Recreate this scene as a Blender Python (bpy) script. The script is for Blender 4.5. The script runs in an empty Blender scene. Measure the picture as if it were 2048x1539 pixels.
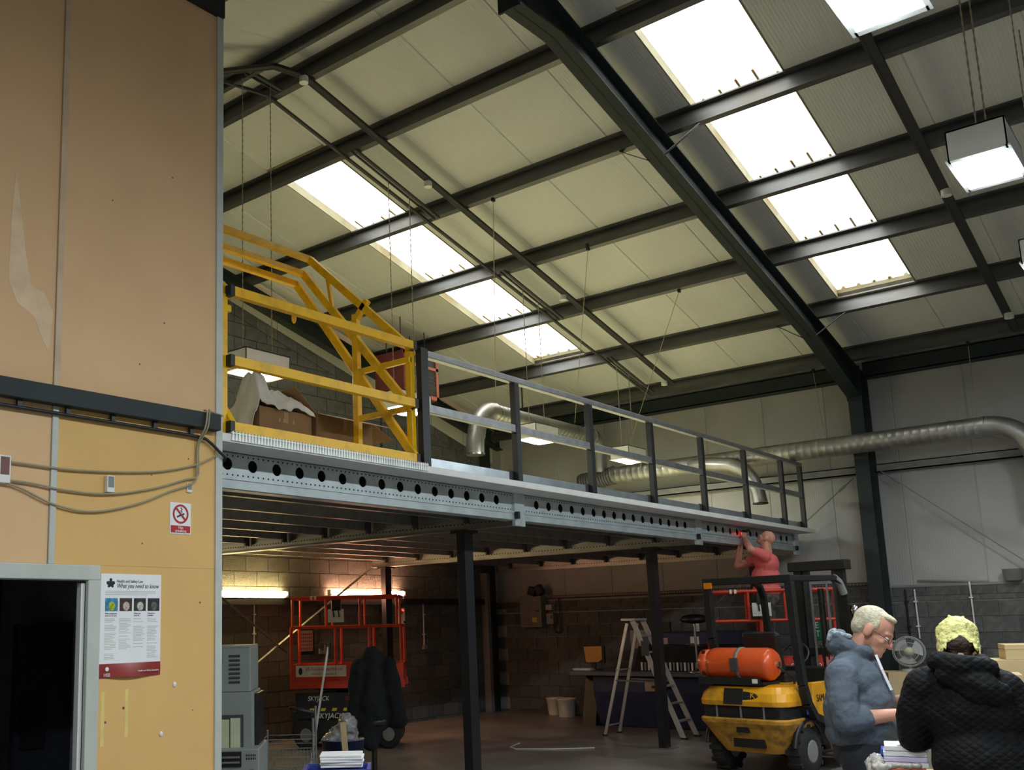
import bpy, bmesh, math, random
from mathutils import Vector, Matrix, noise
random.seed(7)
sc = bpy.context.scene
C = sc.collection
R = math.radians

# ------------------------------------------------------------------ camera
cam_d = bpy.data.cameras.new('camera'); cam = bpy.data.objects.new('camera', cam_d); C.objects.link(cam)
_yaw, _pit, _rol = R(41.4249), R(9.85707), R(-1.334656)
_f = Vector((math.cos(_pit)*math.cos(_yaw), math.cos(_pit)*math.sin(_yaw), math.sin(_pit)))
_r0 = Vector((math.sin(_yaw), -math.cos(_yaw), 0)); _u0 = _r0.cross(_f)
_r = math.cos(_rol)*_r0 + math.sin(_rol)*_u0; _u = -math.sin(_rol)*_r0 + math.cos(_rol)*_u0
m = Matrix.Identity(4)
for i in range(3):
    m[i][0] = _r[i]; m[i][1] = _u[i]; m[i][2] = -_f[i]
m.translation = Vector((0, 0, 1.69))
cam.matrix_world = m
cam_d.sensor_width = 36; cam_d.sensor_fit = 'HORIZONTAL'
cam_d.lens = 1993.48*36/2048
cam_d.shift_x = (1024-745.0)/2048; cam_d.shift_y = (901.63-769.5)/2048
cam_d.clip_start = 0.05; cam_d.clip_end = 200
sc.camera = cam

# ------------------------------------------------------------------ sky, exposure
w = bpy.data.worlds.new('world'); sc.world = w; w.use_nodes = True
bg = w.node_tree.nodes['Background']
bg.inputs[0].default_value = (0.93, 0.97, 1.0, 1); bg.inputs[1].default_value = 8.0
sc.view_settings.view_transform = 'Standard'; sc.view_settings.look = 'None'
sc.view_settings.gamma = 1.0; sc.view_settings.use_curve_mapping = False
sc.view_settings.exposure = 0.28
LAMP_WARM, LAMP_COOL = 92.0, 150.0      # emission of the high-bay lenses
TUBE = 52.0

# ------------------------------------------------------------------ materials
MATS = {}
def mk(name, col, rough=.6, metal=0., var=.12, scale=6., bump=0., bscale=40., rnd=0., spec=.5, emit=0., ecol=None, coat=0., stretch=None, dirt=None, dscale=2.5, damt=.5, gen=False):
    """procedural principled material: colour broken up by noise, optional random value per object, optional stains"""
    if name in MATS: return MATS[name]
    mt = bpy.data.materials.new(name); mt.use_nodes = True; MATS[name] = mt
    nt = mt.node_tree; N = nt.nodes; L = nt.links; b = N['Principled BSDF']
    b.inputs['Roughness'].default_value = rough; b.inputs['Metallic'].default_value = metal
    b.inputs['Specular IOR Level'].default_value = spec; b.inputs['Coat Weight'].default_value = coat
    tc = N.new('ShaderNodeTexCoord'); vec = tc.outputs['Object']
    if stretch:
        mp = N.new('ShaderNodeMapping'); mp.inputs['Scale'].default_value = stretch
        L.new(vec, mp.inputs[0]); vec = mp.outputs[0]
    no = N.new('ShaderNodeTexNoise'); no.inputs['Scale'].default_value = scale; no.inputs['Detail'].default_value = 5
    L.new(vec, no.inputs['Vector'])
    mr = N.new('ShaderNodeMapRange'); mr.inputs[1].default_value = .3; mr.inputs[2].default_value = .7
    mr.inputs[3].default_value = 1-var; mr.inputs[4].default_value = 1+var
    L.new(no.outputs[0], mr.inputs[0]); val = mr.outputs[0]
    if rnd:
        oi = N.new('ShaderNodeObjectInfo'); m2 = N.new('ShaderNodeMapRange')
        m2.inputs[3].default_value = 1-rnd; m2.inputs[4].default_value = 1+rnd
        L.new(oi.outputs['Random'], m2.inputs[0])
        mu = N.new('ShaderNodeMath'); mu.operation = 'MULTIPLY'; L.new(val, mu.inputs[0]); L.new(m2.outputs[0], mu.inputs[1]); val = mu.outputs[0]
    mx = N.new('ShaderNodeVectorMath'); mx.operation = 'SCALE'; mx.inputs[0].default_value = col
    L.new(val, mx.inputs['Scale']); colout = mx.outputs[0]
    if dirt:
        n2 = N.new('ShaderNodeTexNoise'); n2.inputs['Scale'].default_value = dscale; n2.inputs['Detail'].default_value = 6
        L.new(vec, n2.inputs['Vector'])
        r2 = N.new('ShaderNodeMapRange'); r2.inputs[1].default_value = .5; r2.inputs[2].default_value = .72; r2.inputs[4].default_value = damt
        L.new(n2.outputs[0], r2.inputs[0])
        mm = N.new('ShaderNodeMix'); mm.data_type = 'RGBA'; L.new(r2.outputs[0], mm.inputs[0]); L.new(colout, mm.inputs[6]); mm.inputs[7].default_value = (*dirt, 1)
        colout = mm.outputs[2]
    L.new(colout, b.inputs['Base Color'])
    if bump:
        nb = N.new('ShaderNodeTexNoise'); nb.inputs['Scale'].default_value = bscale; nb.inputs['Detail'].default_value = 4
        L.new(vec, nb.inputs['Vector'])
        bp = N.new('ShaderNodeBump'); bp.inputs['Strength'].default_value = bump; bp.inputs['Distance'].default_value = .02
        L.new(nb.outputs[0], bp.inputs['Height']); L.new(bp.outputs[0], b.inputs['Normal'])
    if emit:
        b.inputs['Emission Color'].default_value = (*(ecol or col), 1); b.inputs['Emission Strength'].default_value = emit
    return mt
def wavebump(mt, axis, scale, strength=.3):
    nt = mt.node_tree; N = nt.nodes; L = nt.links; b = N['Principled BSDF']
    tc = N.new('ShaderNodeTexCoord'); wv = N.new('ShaderNodeTexWave'); wv.bands_direction = axis
    wv.inputs['Scale'].default_value = scale; wv.inputs['Distortion'].default_value = 0
    bp = N.new('ShaderNodeBump'); bp.inputs['Strength'].default_value = strength; bp.inputs['Distance'].default_value = .01
    L.new(tc.outputs['Object'], wv.inputs['Vector']); L.new(wv.outputs['Fac'], bp.inputs['Height']); L.new(bp.outputs[0], b.inputs['Normal'])
    return mt

M_block = mk('blockwork', (.115, .118, .112), .9, var=.22, scale=14, bump=.5, bscale=90, rnd=.22)
M_mortar = mk('mortar', (.38, .375, .34), .95, var=.15, scale=10)
M_roof = wavebump(mk('roof_liner', (.65, .66, .63), .5, var=.04, scale=1.2, dirt=(.42, .42, .38), dscale=.7, damt=.25), 'Y', 9.0, .22)
M_clad = wavebump(mk('wall_liner', (.40, .40, .385), .6, var=.05, scale=1.5, dirt=(.22, .215, .205), dscale=.55, damt=.55), 'Y', 9.0, .12)
M_gclad = wavebump(mk('gable_liner', (.60, .60, .52), .6, var=.05, scale=1.5), 'X', 9.0, .12)
M_steel = mk('green_steel', (.011, .020, .021), .65, var=.15, scale=5)
M_galv = mk('galvanised_steel', (.36, .37, .38), .42, metal=.85, var=.18, scale=9, stretch=(1, .25, 1))
M_purlin = mk('purlin_steel', (.13, .13, .13), .45, metal=.7, var=.2, scale=7, stretch=(1, .2, 1))
M_floor = mk('screed', (.215, .205, .19), .32, var=.22, scale=1.1, bump=.08, bscale=6, dirt=(.10, .085, .065), dscale=.8, damt=.8)
M_lightgrad_ochre = mk('lightgrad_ochre', (.74, .46, .165), .75, var=.04, scale=2.0)  # warmer end of the partition's light gradient, painted into the board colour
M_lightgrad_peach = mk('lightgrad_peach', (.74, .475, .255), .75, var=.05, scale=2.0)  # paler end of the same light gradient, also painted as board colour
M_trim = mk('grey_green_trim', (.52, .54, .50), .5, var=.06)
M_black = mk('black_plastic', (.012, .012, .013), .45, var=.1)
M_rubber = mk('rubber', (.016, .016, .016), .85, var=.2, bump=.3, bscale=60)
M_white = mk('white_paint', (.78, .78, .75), .45, var=.04)
M_paper = mk('white_paper', (.86, .86, .88), .8, var=.03)
M_blackcol = mk('charcoal_post', (.012, .013, .017), .42, var=.15)
M_gate = mk('yellow_powdercoat', (.98, .55, .004), .36, var=.06, scale=4, dirt=(.36, .2, .02), dscale=9, damt=.4)
M_card = mk('cardboard', (.30, .175, .085), .85, var=.08, scale=3)
M_card2 = mk('pale_cardboard', (.60, .46, .25), .85, var=.06, scale=3)
M_tape = mk('packing_tape', (.40, .30, .19), .3)
M_wood = mk('pallet_wood', (.16, .09, .05), .85, var=.35, scale=5, stretch=(1, 6, 6))
M_wood2 = mk('raw_wood', (.52, .38, .2), .8, var=.2, scale=5)
M_sheet = mk('white_sheet', (.74, .73, .70), .85, var=.08, scale=5, bump=.4, bscale=14)
M_deck = mk('chipboard_deck', (.62, .57, .34), .7, var=.12, scale=20)
M_duct = mk('spiral_duct', (.36, .36, .35), .42, metal=.85, var=.15, scale=6)
M_red = mk('heater_red', (.19, .045, .04), .5, var=.1)
M_redlift = mk('lift_orange_red', (.62, .055, .022), .4, var=.1, scale=6)
M_fyellow = mk('forklift_yellow', (.78, .36, .012), .35, var=.1, scale=4, dirt=(.16, .09, .03), dscale=5, damt=.6, coat=.3)
M_fdirty = mk('worn_yellow', (.55, .27, .03), .55, var=.3, scale=9, dirt=(.06, .045, .03), dscale=8, damt=.9)
M_fblack = mk('forklift_black', (.010, .0105, .011), .5, var=.15)
M_chrome = mk('worn_metal', (.55, .55, .56), .25, metal=1., var=.1)
M_gas = mk('gas_orange', (.80, .105, .02), .33, var=.06, coat=.4)
M_alu = mk('aluminium', (.60, .60, .60), .35, metal=.6, var=.1)
M_blue = mk('machine_blue', (.024, .034, .085), .5, var=.12)
M_greymachine = mk('machine_grey_green', (.30, .33, .30), .5, var=.06, scale=3)
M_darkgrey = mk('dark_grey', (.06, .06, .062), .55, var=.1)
M_midgrey = mk('mid_grey', (.22, .22, .215), .5, var=.1)
M_bracecol = mk('brace_steel', (.25, .24, .23), .5, metal=.4)
M_cable = mk('grey_cable', (.34, .30, .20), .6)
M_coat = mk('dark_cloth', (.006, .0065, .008), .95, var=.2, scale=10, bump=.3, bscale=20)
M_bluecrate = mk('blue_crate', (.05, .07, .36), .45)
M_skin = mk('skin', (.62, .30, .21), .55, var=.08, scale=18)
M_skin2 = mk('skin_pale', (.62, .40, .30), .55, var=.08, scale=18)
M_hoodie = mk('slate_hoodie', (.10, .125, .16), .9, var=.12, scale=9, bump=.35, bscale=30)
M_jeans = mk('dark_jeans', (.018, .02, .03), .85, var=.15)
M_tee = mk('coral_tee', (.74, .15, .14), .85, var=.08, bump=.2, bscale=20)
M_camo = mk('camo', (.09, .085, .075), .9, var=.6, scale=16)
M_jacket = mk('black_quilt', (.005, .005, .006), .75, spec=.2, var=.2)
M_hairg = mk('grey_blond_hair', (.56, .50, .36), .6, var=.25, scale=60, bump=.4, bscale=120)
M_hairb = mk('blond_hair', (.70, .66, .24), .55, var=.35, scale=30, bump=.7, bscale=50)
M_hairdark = mk('brown_hair', (.055, .03, .022), .7, var=.4, scale=60, bump=.6, bscale=90)
M_hazard = mk('hazard_yellow', (.62, .55, .02), .5)
M_decal = mk('decal_white', (.80, .78, .72), .5)
M_redink = mk('ink_red', (.42, .015, .02), .55)
M_blackink = mk('ink_black', (.015, .015, .015), .6)
M_orange = mk('orange_card', (.55, .26, .05), .7)
M_amber = mk('amber_lens', (.75, .22, .01), .3)
M_signgreen = mk('sign_green', (.01, .17, .09), .5)
M_glassy = mk('fan_plastic', (.42, .43, .42), .35)
M_led = mk('red_led', (1, .03, .02), .4, emit=12, ecol=(1, .02, .02))

# ------------------------------------------------------------------ mesh builder
class MB:
    def __init__(s): s.v = []; s.f = []; s.s = []
    def add(s, vs, fs, sm=False):
        o = len(s.v); s.v += [tuple(x) for x in vs]
        for f in fs: s.f.append([i+o for i in f]); s.s.append(sm)
        return s
    def box(s, x0, x1, y0, y1, z0, z1, M=None):
        vs = [Vector((x, y, z)) for z in (z0, z1) for y in (y0, y1) for x in (x0, x1)]
        if M: vs = [M @ v for v in vs]
        return s.add(vs, [(0, 2, 3, 1), (4, 5, 7, 6), (0, 1, 5, 4), (2, 6, 7, 3), (0, 4, 6, 2), (1, 3, 7, 5)])
    def cbox(s, c, d, M=None, rot=None):
        if rot is not None: M = Matrix.Translation(c) @ rot.to_4x4(); c = (0, 0, 0)
        return s.box(c[0]-d[0]/2, c[0]+d[0]/2, c[1]-d[1]/2, c[1]+d[1]/2, c[2]-d[2]/2, c[2]+d[2]/2, M)
    def bar(s, p, q, w, h=None, up=(0, 0, 1)):
        p = Vector(p); q = Vector(q); h = h or w; d = q-p; L = d.length; d.normalize()
        up = Vector(up)
        if abs(d.dot(up)) > .98: up = Vector((0, 1, 0))
        a = d.cross(up).normalized(); b = a.cross(d)
        M = Matrix(((d.x, a.x, b.x, p.x), (d.y, a.y, b.y, p.y), (d.z, a.z, b.z, p.z), (0, 0, 0, 1)))
        return s.box(0, L, -w/2, w/2, -h/2, h/2, M)
    def tube(s, pts, r, n=8, cap=True, closed=False, sm=True):
        P = [Vector(p) for p in pts]; k = len(P); rs = r if isinstance(r, (list, tuple)) else [r]*k
        T = []
        for i in range(k):
            a = P[(i-1) % k] if (i or closed) else P[0]; b = P[(i+1) % k] if (i < k-1 or closed) else P[-1]
            T.append((b-a).normalized())
        u = T[0].orthogonal().normalized(); vs = []; U = []
        for i in range(k):
            u = (u - T[i]*u.dot(T[i])).normalized(); U.append(u.copy()); v = T[i].cross(u)
            for j in range(n):
                t = 2*math.pi*j/n; vs.append(P[i]+(u*math.cos(t)+v*math.sin(t))*rs[i])
        fs = []
        for i in range(k if closed else k-1):
            i2 = (i+1) % k
            for j in range(n):
                j2 = (j+1) % n; fs.append((i*n+j, i*n+j2, i2*n+j2, i2*n+j))
        s.add(vs, fs, sm)
        if cap and not closed:
            s.add(vs[:n], [tuple(range(n-1, -1, -1))]); s.add(vs[-n:], [tuple(range(n))])
        return s
    def lathe(s, prof, n=16, M=None, sm=True):
        vs = []; fs = []
        for r, z in prof:
            for j in range(n):
                t = 2*math.pi*j/n; v = Vector((r*math.cos(t), r*math.sin(t), z)); vs.append(M @ v if M else v)
        for i in range(len(prof)-1):
            for j in range(n):
                j2 = (j+1) % n; fs.append((i*n+j, i*n+j2, (i+1)*n+j2, (i+1)*n+j))
        s.add(vs, fs, sm)
        if prof[0][0] > 1e-4: s.add(vs[:n], [tuple(range(n-1, -1, -1))])
        if prof[-1][0] > 1e-4: s.add(vs[-n:], [tuple(range(n))])
        return s
    def ball(s, c, r, nu=12, nv=8, M=None):
        r = r if isinstance(r, (tuple, list)) else (r, r, r); c = Vector(c)
        T = Matrix.Translation(c) @ (M.to_4x4() if M else Matrix.Identity(4)) @ Matrix.Diagonal((*r, 1))
        prof = [(math.sin(math.pi*i/nv), -math.cos(math.pi*i/nv)) for i in range(nv+1)]
        prof[0] = (1e-5, -1); prof[-1] = (1e-5, 1)
        return s.lathe(prof, nu, T)
    def cap(s, p, q, r1, r2=None, n=10, flat=1.0, up=None):
        """tapered capsule from p to q"""
        p = Vector(p); q = Vector(q); r2 = r1 if r2 is None else r2; d = q-p; L = max(d.length, 1e-5); d = d/L
        u = (Vector(up) if up else d.orthogonal()); u = (u-d*u.dot(d)).normalized(); v = d.cross(u)
        M = Matrix(((u.x, v.x*flat, d.x, p.x), (u.y, v.y*flat, d.y, p.y), (u.z, v.z*flat, d.z, p.z), (0, 0, 0, 1)))
        pr = [(max(1e-5, r1*math.sin(t)), -r1*math.cos(t)) for t in (0, .4, .8, 1.2, math.pi/2)]
        pr += [(max(1e-5, r2*math.cos(t)), L+r2*math.sin(t)) for t in (0, .4, .8, 1.2, math.pi/2)]
        return s.lathe(pr, n, M)
    def prism(s, poly, f, a, b):
        """poly 2-D outline, f(u,v,t) -> point, extruded from t=a to t=b"""
        n = len(poly); vs = [f(u, v, a) for u, v in poly]+[f(u, v, b) for u, v in poly]
        fs = [tuple(range(n-1, -1, -1)), tuple(range(n, 2*n))]
        for i in range(n): j = (i+1) % n; fs.append((i, j, n+j, n+i))
        return s.add(vs, fs)
    def shift(s, d):
        d = Vector(d); s.v = [tuple(Vector(v)+d) for v in s.v]; return s
    def mesh(s, name, mat):
        me = bpy.data.meshes.new(name); me.from_pydata(s.v, [], s.f)
        me.polygons.foreach_set('use_smooth', s.s); me.validate(); me.update()
        bm = bmesh.new(); bm.from_mesh(me); bmesh.ops.recalc_face_normals(bm, faces=bm.faces); bm.to_mesh(me); bm.free()
        if mat: me.materials.append(mat)
        return me
    def build(s, name, mat, parent=None, world=False, bevel=0, label=None, mods=None):
        if world and parent:
            rt = parent
            while rt.parent: rt = rt.parent
            s.shift(-Vector(rt.location))
        o = bpy.data.objects.new(name, s.mesh(name, mat)); C.objects.link(o)
        if parent: o.parent = parent
        if bevel:
            b = o.modifiers.new('bevel', 'BEVEL'); b.width = bevel; b.segments = 2; b.limit_method = 'ANGLE'; b.angle_limit = R(40)
        for m_ in (mods or []):
            md = o.modifiers.new(m_[0], m_[0])
            for k_, v_ in m_[1].items(): setattr(md, k_, v_)
        if label: o['label'] = label
        return o
def tag(o, label, cat, group=None, kind=None):
    o['label'] = label; o['category'] = cat
    if group: o['group'] = group
    if kind: o['kind'] = kind
    return o
def thing(name, label, cat, loc=(0, 0, 0), rz=0, group=None):
    o = bpy.data.objects.new(name, None); C.objects.link(o); o.location = loc; o.rotation_euler = (0, 0, rz); o.empty_display_size = .1
    return tag(o, label, cat, group)
def struct(o): o['kind'] = 'structure'; return o
def inst(name, me, loc, parent=None, rot=None):
    o = bpy.data.objects.new(name, me); C.objects.link(o); o.location = loc
    if parent: o.parent = parent
    if rot: o.rotation_euler = rot
    return o
def dup(root, loc, rz=None, label=None):
    r = root.copy(); C.objects.link(r); r.location = loc
    if rz is not None: r.rotation_euler = (0, 0, rz)
    if label: r['label'] = label
    for ch in list(root.children):
        c = ch.copy(); C.objects.link(c); c.parent = r
        for g in list(ch.children):
            d = g.copy(); C.objects.link(d); d.parent = c
    return r
def text(name, body, size, mat, parent, M, ext=.0008, align='CENTER', sx=1., shear=0.):
    cu = bpy.data.curves.new(name, 'FONT'); cu.body = body; cu.size = size; cu.extrude = ext; cu.align_x = align; cu.align_y = 'CENTER'; cu.shear = shear
    tmp = bpy.data.objects.new(name, cu); C.objects.link(tmp)
    bpy.context.view_layer.update()
    me = bpy.data.meshes.new_from_object(tmp.evaluated_get(bpy.context.evaluated_depsgraph_get()))
    C.objects.unlink(tmp); bpy.data.objects.remove(tmp); bpy.data.curves.remove(cu)
    me.transform(Matrix.Diagonal((sx, 1, 1, 1))); me.materials.clear(); me.materials.append(mat)
    o = bpy.data.objects.new(name, me); C.objects.link(o); o.parent = parent; o.matrix_local = M
    return o
def frame(o, x, y):
    """matrix with origin o, x to the reader's right, y up"""
    x = Vector(x).normalized(); y = Vector(y); y = (y-x*y.dot(x)).normalized(); z = x.cross(y)
    return Matrix(((x.x, y.x, z.x, o[0]), (x.y, y.y, z.y, o[1]), (x.z, y.z, z.z, o[2]), (0, 0, 0, 1)))
def arc(c, r, a0, a1, n, u=(1, 0, 0), v=(0, 0, 1)):
    c = Vector(c); u = Vector(u); v = Vector(v)
    return [c+(u*math.cos(a0+(a1-a0)*i/n)+v*math.sin(a0+(a1-a0)*i/n))*r for i in range(n+1)]
# ================================================================== THE SETTING
SL = .234; RX = 6.87; YG = 11.4; XW = 16.5
def roofz(x): return 9.37-SL*x if x > RX else 9.37-SL*(2*RX-x)
floor = struct(MB().box(-2.9, 16.8, -6.1, 11.7, -.1, 0).build('floor', M_floor))
floor['label'] = 'polished brown grey concrete workshop floor'
# ---- roof: one liner panel per metre, chamfered joints
ceiling = bpy.data.objects.new('ceiling', None); C.objects.link(ceiling); struct(ceiling)
ceiling['label'] = 'pitched workshop roof lined with pale ribbed sheets'
PROF = [(0, .012), (.012, 0), (.978, 0), (.99, .012), (.99, .06), (0, .06)]
def panel_mesh(x0, x1):
    return MB().prism(PROF, lambda u, v, t: (t, u, roofz(t)+v), x0, x1).mesh('roof_panel', M_roof)
pr_full, pl_full = panel_mesh(RX, 16.75), panel_mesh(-2.9, RX-1e-4)
pr_up, pr_lo = panel_mesh(RX, 8.2), panel_mesh(14.32, 16.75)
for k in range(-9, 9):
    y0 = 2.95+.99*k
    inst('roof_panel', pl_full, (0, y0, 0), ceiling)
    if k in (0, 5):
        inst('roof_panel', pr_up, (0, y0, 0), ceiling); inst('roof_panel', pr_lo, (0, y0, 0), ceiling)
    else: inst('roof_panel', pr_full, (0, y0, 0), ceiling)
# rooflights: corrugated translucent sheets
mg = bpy.data.materials.new('translucent_sheet'); mg.use_nodes = True
_n = mg.node_tree.nodes; _l = mg.node_tree.links; _n.remove(_n['Principled BSDF'])
_t = _n.new('ShaderNodeBsdfTranslucent'); _d = _n.new('ShaderNodeBsdfDiffuse'); _x = _n.new('ShaderNodeMixShader'); _x.inputs[0].default_value = .25
_no = _n.new('ShaderNodeTexNoise'); _no.inputs['Scale'].default_value = 1.6; _no.inputs['Detail'].default_value = 5
_tc = _n.new('ShaderNodeTexCoord'); _l.new(_tc.outputs['Object'], _no.inputs['Vector'])
_cr = _n.new('ShaderNodeValToRGB'); _cr.color_ramp.elements[0].position = .33; _cr.color_ramp.elements[0].color = (.62, .50, .34, 1); _cr.color_ramp.elements[1].position = .5; _cr.color_ramp.elements[1].color = (.86, .86, .82, 1)
_l.new(_no.outputs[0], _cr.inputs[0]); _l.new(_cr.outputs[0], _t.inputs[0]); _l.new(_cr.outputs[0], _d.inputs[0])
_l.new(_t.outputs[0], _x.inputs[1]); _l.new(_d.outputs[0], _x.inputs[2]); _l.new(_x.outputs[0], _n['Material Output'].inputs[0])
M_stain = mk('sheet_grime', (.50, .36, .20), .9, var=.3, scale=8)
for i, y0 in enumerate((2.95, 7.90)):
    pts = [(0, 0)]
    for r in range(5):
        c = .1+.198*r; pts += [(c-.03, 0), (c-.015, .035), (c+.015, .035), (c+.03, 0)]
    pts.append((.99, 0))
    b = MB(); n = len(pts)
    xs = (8.15, 10.2, 12.3, 14.36)
    b.add([(x, u, roofz(x)+.11+v) for x in xs for u, v in pts], [(a*n+j, a*n+j+1, (a+1)*n+j+1, (a+1)*n+j) for a in range(3) for j in range(n-1)])
    o = struct(b.build('window_%d' % (i+1), mg)); o.location = (0, y0, 0)
    o['label'] = ['corrugated translucent rooflight on the near side of the portal frame', 'corrugated translucent rooflight above the mezzanine and cable trays'][i]
    fr = MB(); z = lambda x: roofz(x)
    for u in (0, .978):
        fr.prism([(0, -.004), (.012, -.004), (.012, .15), (0, .15)], lambda a, v, t: (t, a+u, roofz(t)+v), 8.2, 14.32)
    fr.build('window_frame', mk('kerb_cream', (.30, .27, .17), .8), o)
    MB().box(8.15, 8.2, 0, .99, roofz(8.2), roofz(8.2)+.2).box(14.32, 14.37, 0, .99, roofz(14.4), roofz(14.4)+.2).build('kerb_end', mk('kerb_cream', (.30, .27, .17), .8), o)
    for px_ in (9.72, 11.26, 12.72, 14.28):
        for r in range(5):
            c = .1+.198*r; MB().prism([(c-.014, roofz(px_)+.108), (c+.014, roofz(px_)+.108), (c, roofz(px_)+.14)], lambda u, v, t: (t, u, v+(px_-t)*SL), px_+.14-.05*((r*7+i*3) % 4), px_+.34).build('rib_filler', M_stain, o)
# ---- gable wall (far end), blocks clipped by the rake
wall_back = struct(MB().box(-2.9, 16.8, YG+.012, YG+.3, 0, 8.3).build('wall_back', M_mortar))
wall_back['label'] = 'dark grey block gable wall with raked top'
zup = lambda x: 6.69-.262*(x-9.55)
zlo = lambda x: zup(x)-.175
bl_me = MB().box(-.22, .22, -.012, .04, -.1075, .1075).mesh('block', M_block)
def clip(poly, fn):
    out = []
    for i in range(len(poly)):
        a = poly[i]; b = poly[(i+1) % len(poly)]; da = fn(*a); db = fn(*b)
        if da <= 0: out.append(a)
        if (da < 0 < db) or (db < 0 < da):
            t = da/(da-db); out.append((a[0]+(b[0]-a[0])*t, a[1]+(b[1]-a[1])*t))
    return out
stuff = MB(); cnt = 0
for k in range(-1, 31):
    z0 = .05+.225*k
    for j in range(-1, 29):
        x1 = 16.49-.45*j+(.225 if k % 2 else 0); x0 = x1-.44
        if x1 < 3.9: continue
        rect = [(max(x0, 3.9), max(z0, .0)), (min(x1, 16.5), max(z0, .0)), (min(x1, 16.5), z0+.215), (max(x0, 3.9), z0+.215)]
        if x0 > 16.45: continue
        p = clip(rect, lambda x, z: z-zlo(x)+.01)
        if len(p) < 3: continue
        full = p == rect and x1 <= 16.5 and z0 >= 0 and x0 >= 3.9
        vis = x1 > 9.35 and not (2.72 < z0 < 3.2)
        if vis and full and cnt < 292:
            inst('block', bl_me, ((x0+x1)/2, YG, z0+.1075), wall_back); cnt += 1
        elif vis and cnt < 292:
            MB().prism(p, lambda u, v, t: (u, t, v), YG-.012, YG+.04).build('block', M_block, wall_back); cnt += 1
        else: stuff.prism(p, lambda u, v, t: (u, t, v), YG-.012, YG+.04)
for j in range(27):      # raked top course
    x0 = 16.49-.45*j; xa, xb = x0-.44, x0
    stuffp = [(xa, zlo(xa)), (xb, zlo(xb)), (xb, zup(xb)), (xa, zup(xa))]
    if xb > 9.4: MB().prism(stuffp, lambda u, v, t: (u, t, v), YG-.014, YG+.04).build('block', M_block, wall_back)
    elif xa > RX: stuff.prism(stuffp, lambda u, v, t: (u, t, v), YG-.012, YG+.04)
o = stuff.build('block_course', M_block, wall_back); o['kind'] = 'stuff'
x = 16.6
while x > 4:
    xa = max(x-.99, 4)
    MB().prism([(xa+.006, zup(max(xa, RX))+.012 if xa > RX else 7.3), (x-.006, zup(max(x, RX))+.012), (x-.006, roofz(x)+.2), (xa+.006, roofz(xa)+.2)], lambda u, v, t: (u, t, v), YG-.004, YG+.1).build('cladding_panel', M_gclad, wall_back)
    x -= .99
# ---- eaves wall (right): blocks below, liner panels above
wall_right = struct(MB().box(XW+.012, XW+.3, -6.1, 11.7, 0, 2.05).build('wall_right', M_mortar))
wall_right['label'] = 'long side wall of dark blocks below pale liner panels'
br_me = MB().box(-.012, .04, -.22, .22, -.1075, .1075).mesh('block', M_block)
bs_me = MB().box(-.012, .04, -.22, .22, -.034, .034).mesh('block', M_block)
bt_me = MB().box(-.012, .04, -.22, .22, -.066, .066).mesh('block', M_block)
b0_me = MB().box(-.012, .04, -.22, .22, -.01, .02).mesh('block', M_block)
stuff = MB(); zz = .035
rows = [(.012, b0_me, .02)]+[(.04+.225*k+.1075, br_me, .1075) for k in range(8)]+[(1.884, bs_me, .034), (1.99, bt_me, .066)]
for k, (zc, me, hh) in enumerate(rows):
    for j in range(40):
        yc = 11.17-.45*j-(.225 if k % 2 else 0)
        if yc > 1.6: inst('block', me, (XW, yc, zc), wall_right)
        elif yc > -6: stuff.box(XW-.012, XW+.04, yc-.22, yc+.22, zc-hh, zc+hh)
o = stuff.build('block_course', M_block, wall_right); o['kind'] = 'stuff'
cl_me = MB().prism([(0, .01), (.012, 0), (.978, 0), (.99, .01), (.99, .08), (0, .08)], lambda u, v, t: (XW+.10+v, u, t), 2.05, 5.9).mesh('cladding_panel', M_clad)
for k in range(-9, 9): inst('cladding_panel', cl_me, (0, 2.95+.99*k, 0), wall_right)
MB().box(XW-.02, XW+.12, -6, 4.2, 2.05, 2.085).box(XW-.02, XW+.12, 4.5, 11.3, 2.05, 2.085).build('ledge_cap', M_midgrey, wall_right)
# ---- the sides the camera does not look at
wl = struct(MB().box(-3.1, -2.8, -6.1, 11.7, 0, 6.5).build('wall_left', M_clad)); wl['label'] = 'plain side wall behind the viewer'
wf = struct(MB().box(-2.9, 16.8, -6.3, -5.9, 0, 8.3).build('wall_front', M_clad)); wf['label'] = 'plain end wall behind the viewer'
# ---- office partition with ochre boards and a doorway
YP = 5.0
part = bpy.data.objects.new('wall_partition', None); C.objects.link(part); struct(part); part['label'] = 'board partition of the office, light gradient painted in ochre and peach'
core = MB().box(-2.8, 2.25, YP+.012, YP+.1, 0, 5.95).box(3.19, 4.165, YP+.012, YP+.1, 0, 5.95).box(2.25, 3.19, YP+.012, YP+.1, 1.98, 5.95)
core.build('partition_core', M_trim, part)
def board(x0, x1, z0, z1, mat): MB().box(x0, x1, YP, YP+.014, z0, z1).build('wall_board', mat, part, bevel=.003)
board(2.975, 4.12, 2.06, 2.96, M_lightgrad_ochre); board(3.27, 4.12, 0, 2.06, M_lightgrad_ochre)
board(2.975, 4.12, 2.97, 5.93, M_lightgrad_peach); board(1.76, 2.935, 2.97, 5.93, M_lightgrad_peach); board(1.76, 2.935, 2.06, 2.96, M_lightgrad_peach)
board(.5, 1.72, 0, 5.93, M_lightgrad_peach); board(-.74, .46, 0, 5.93, M_lightgrad_peach); board(-2.8, -.78, 0, 5.93, M_lightgrad_peach); board(1.76, 2.17, 0, 2.06, M_lightgrad_ochre)
MB().box(2.936, 2.974, YP-.012, YP+.014, 3.06, 5.93).build('cover_strip', mk('peach_strip', (.62, .46, .31), .6), part, bevel=.003)
MB().box(2.936, 2.974, YP-.012, YP+.014, 2.06, 2.95).build('cover_strip', M_trim, part, bevel=.003)
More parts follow.
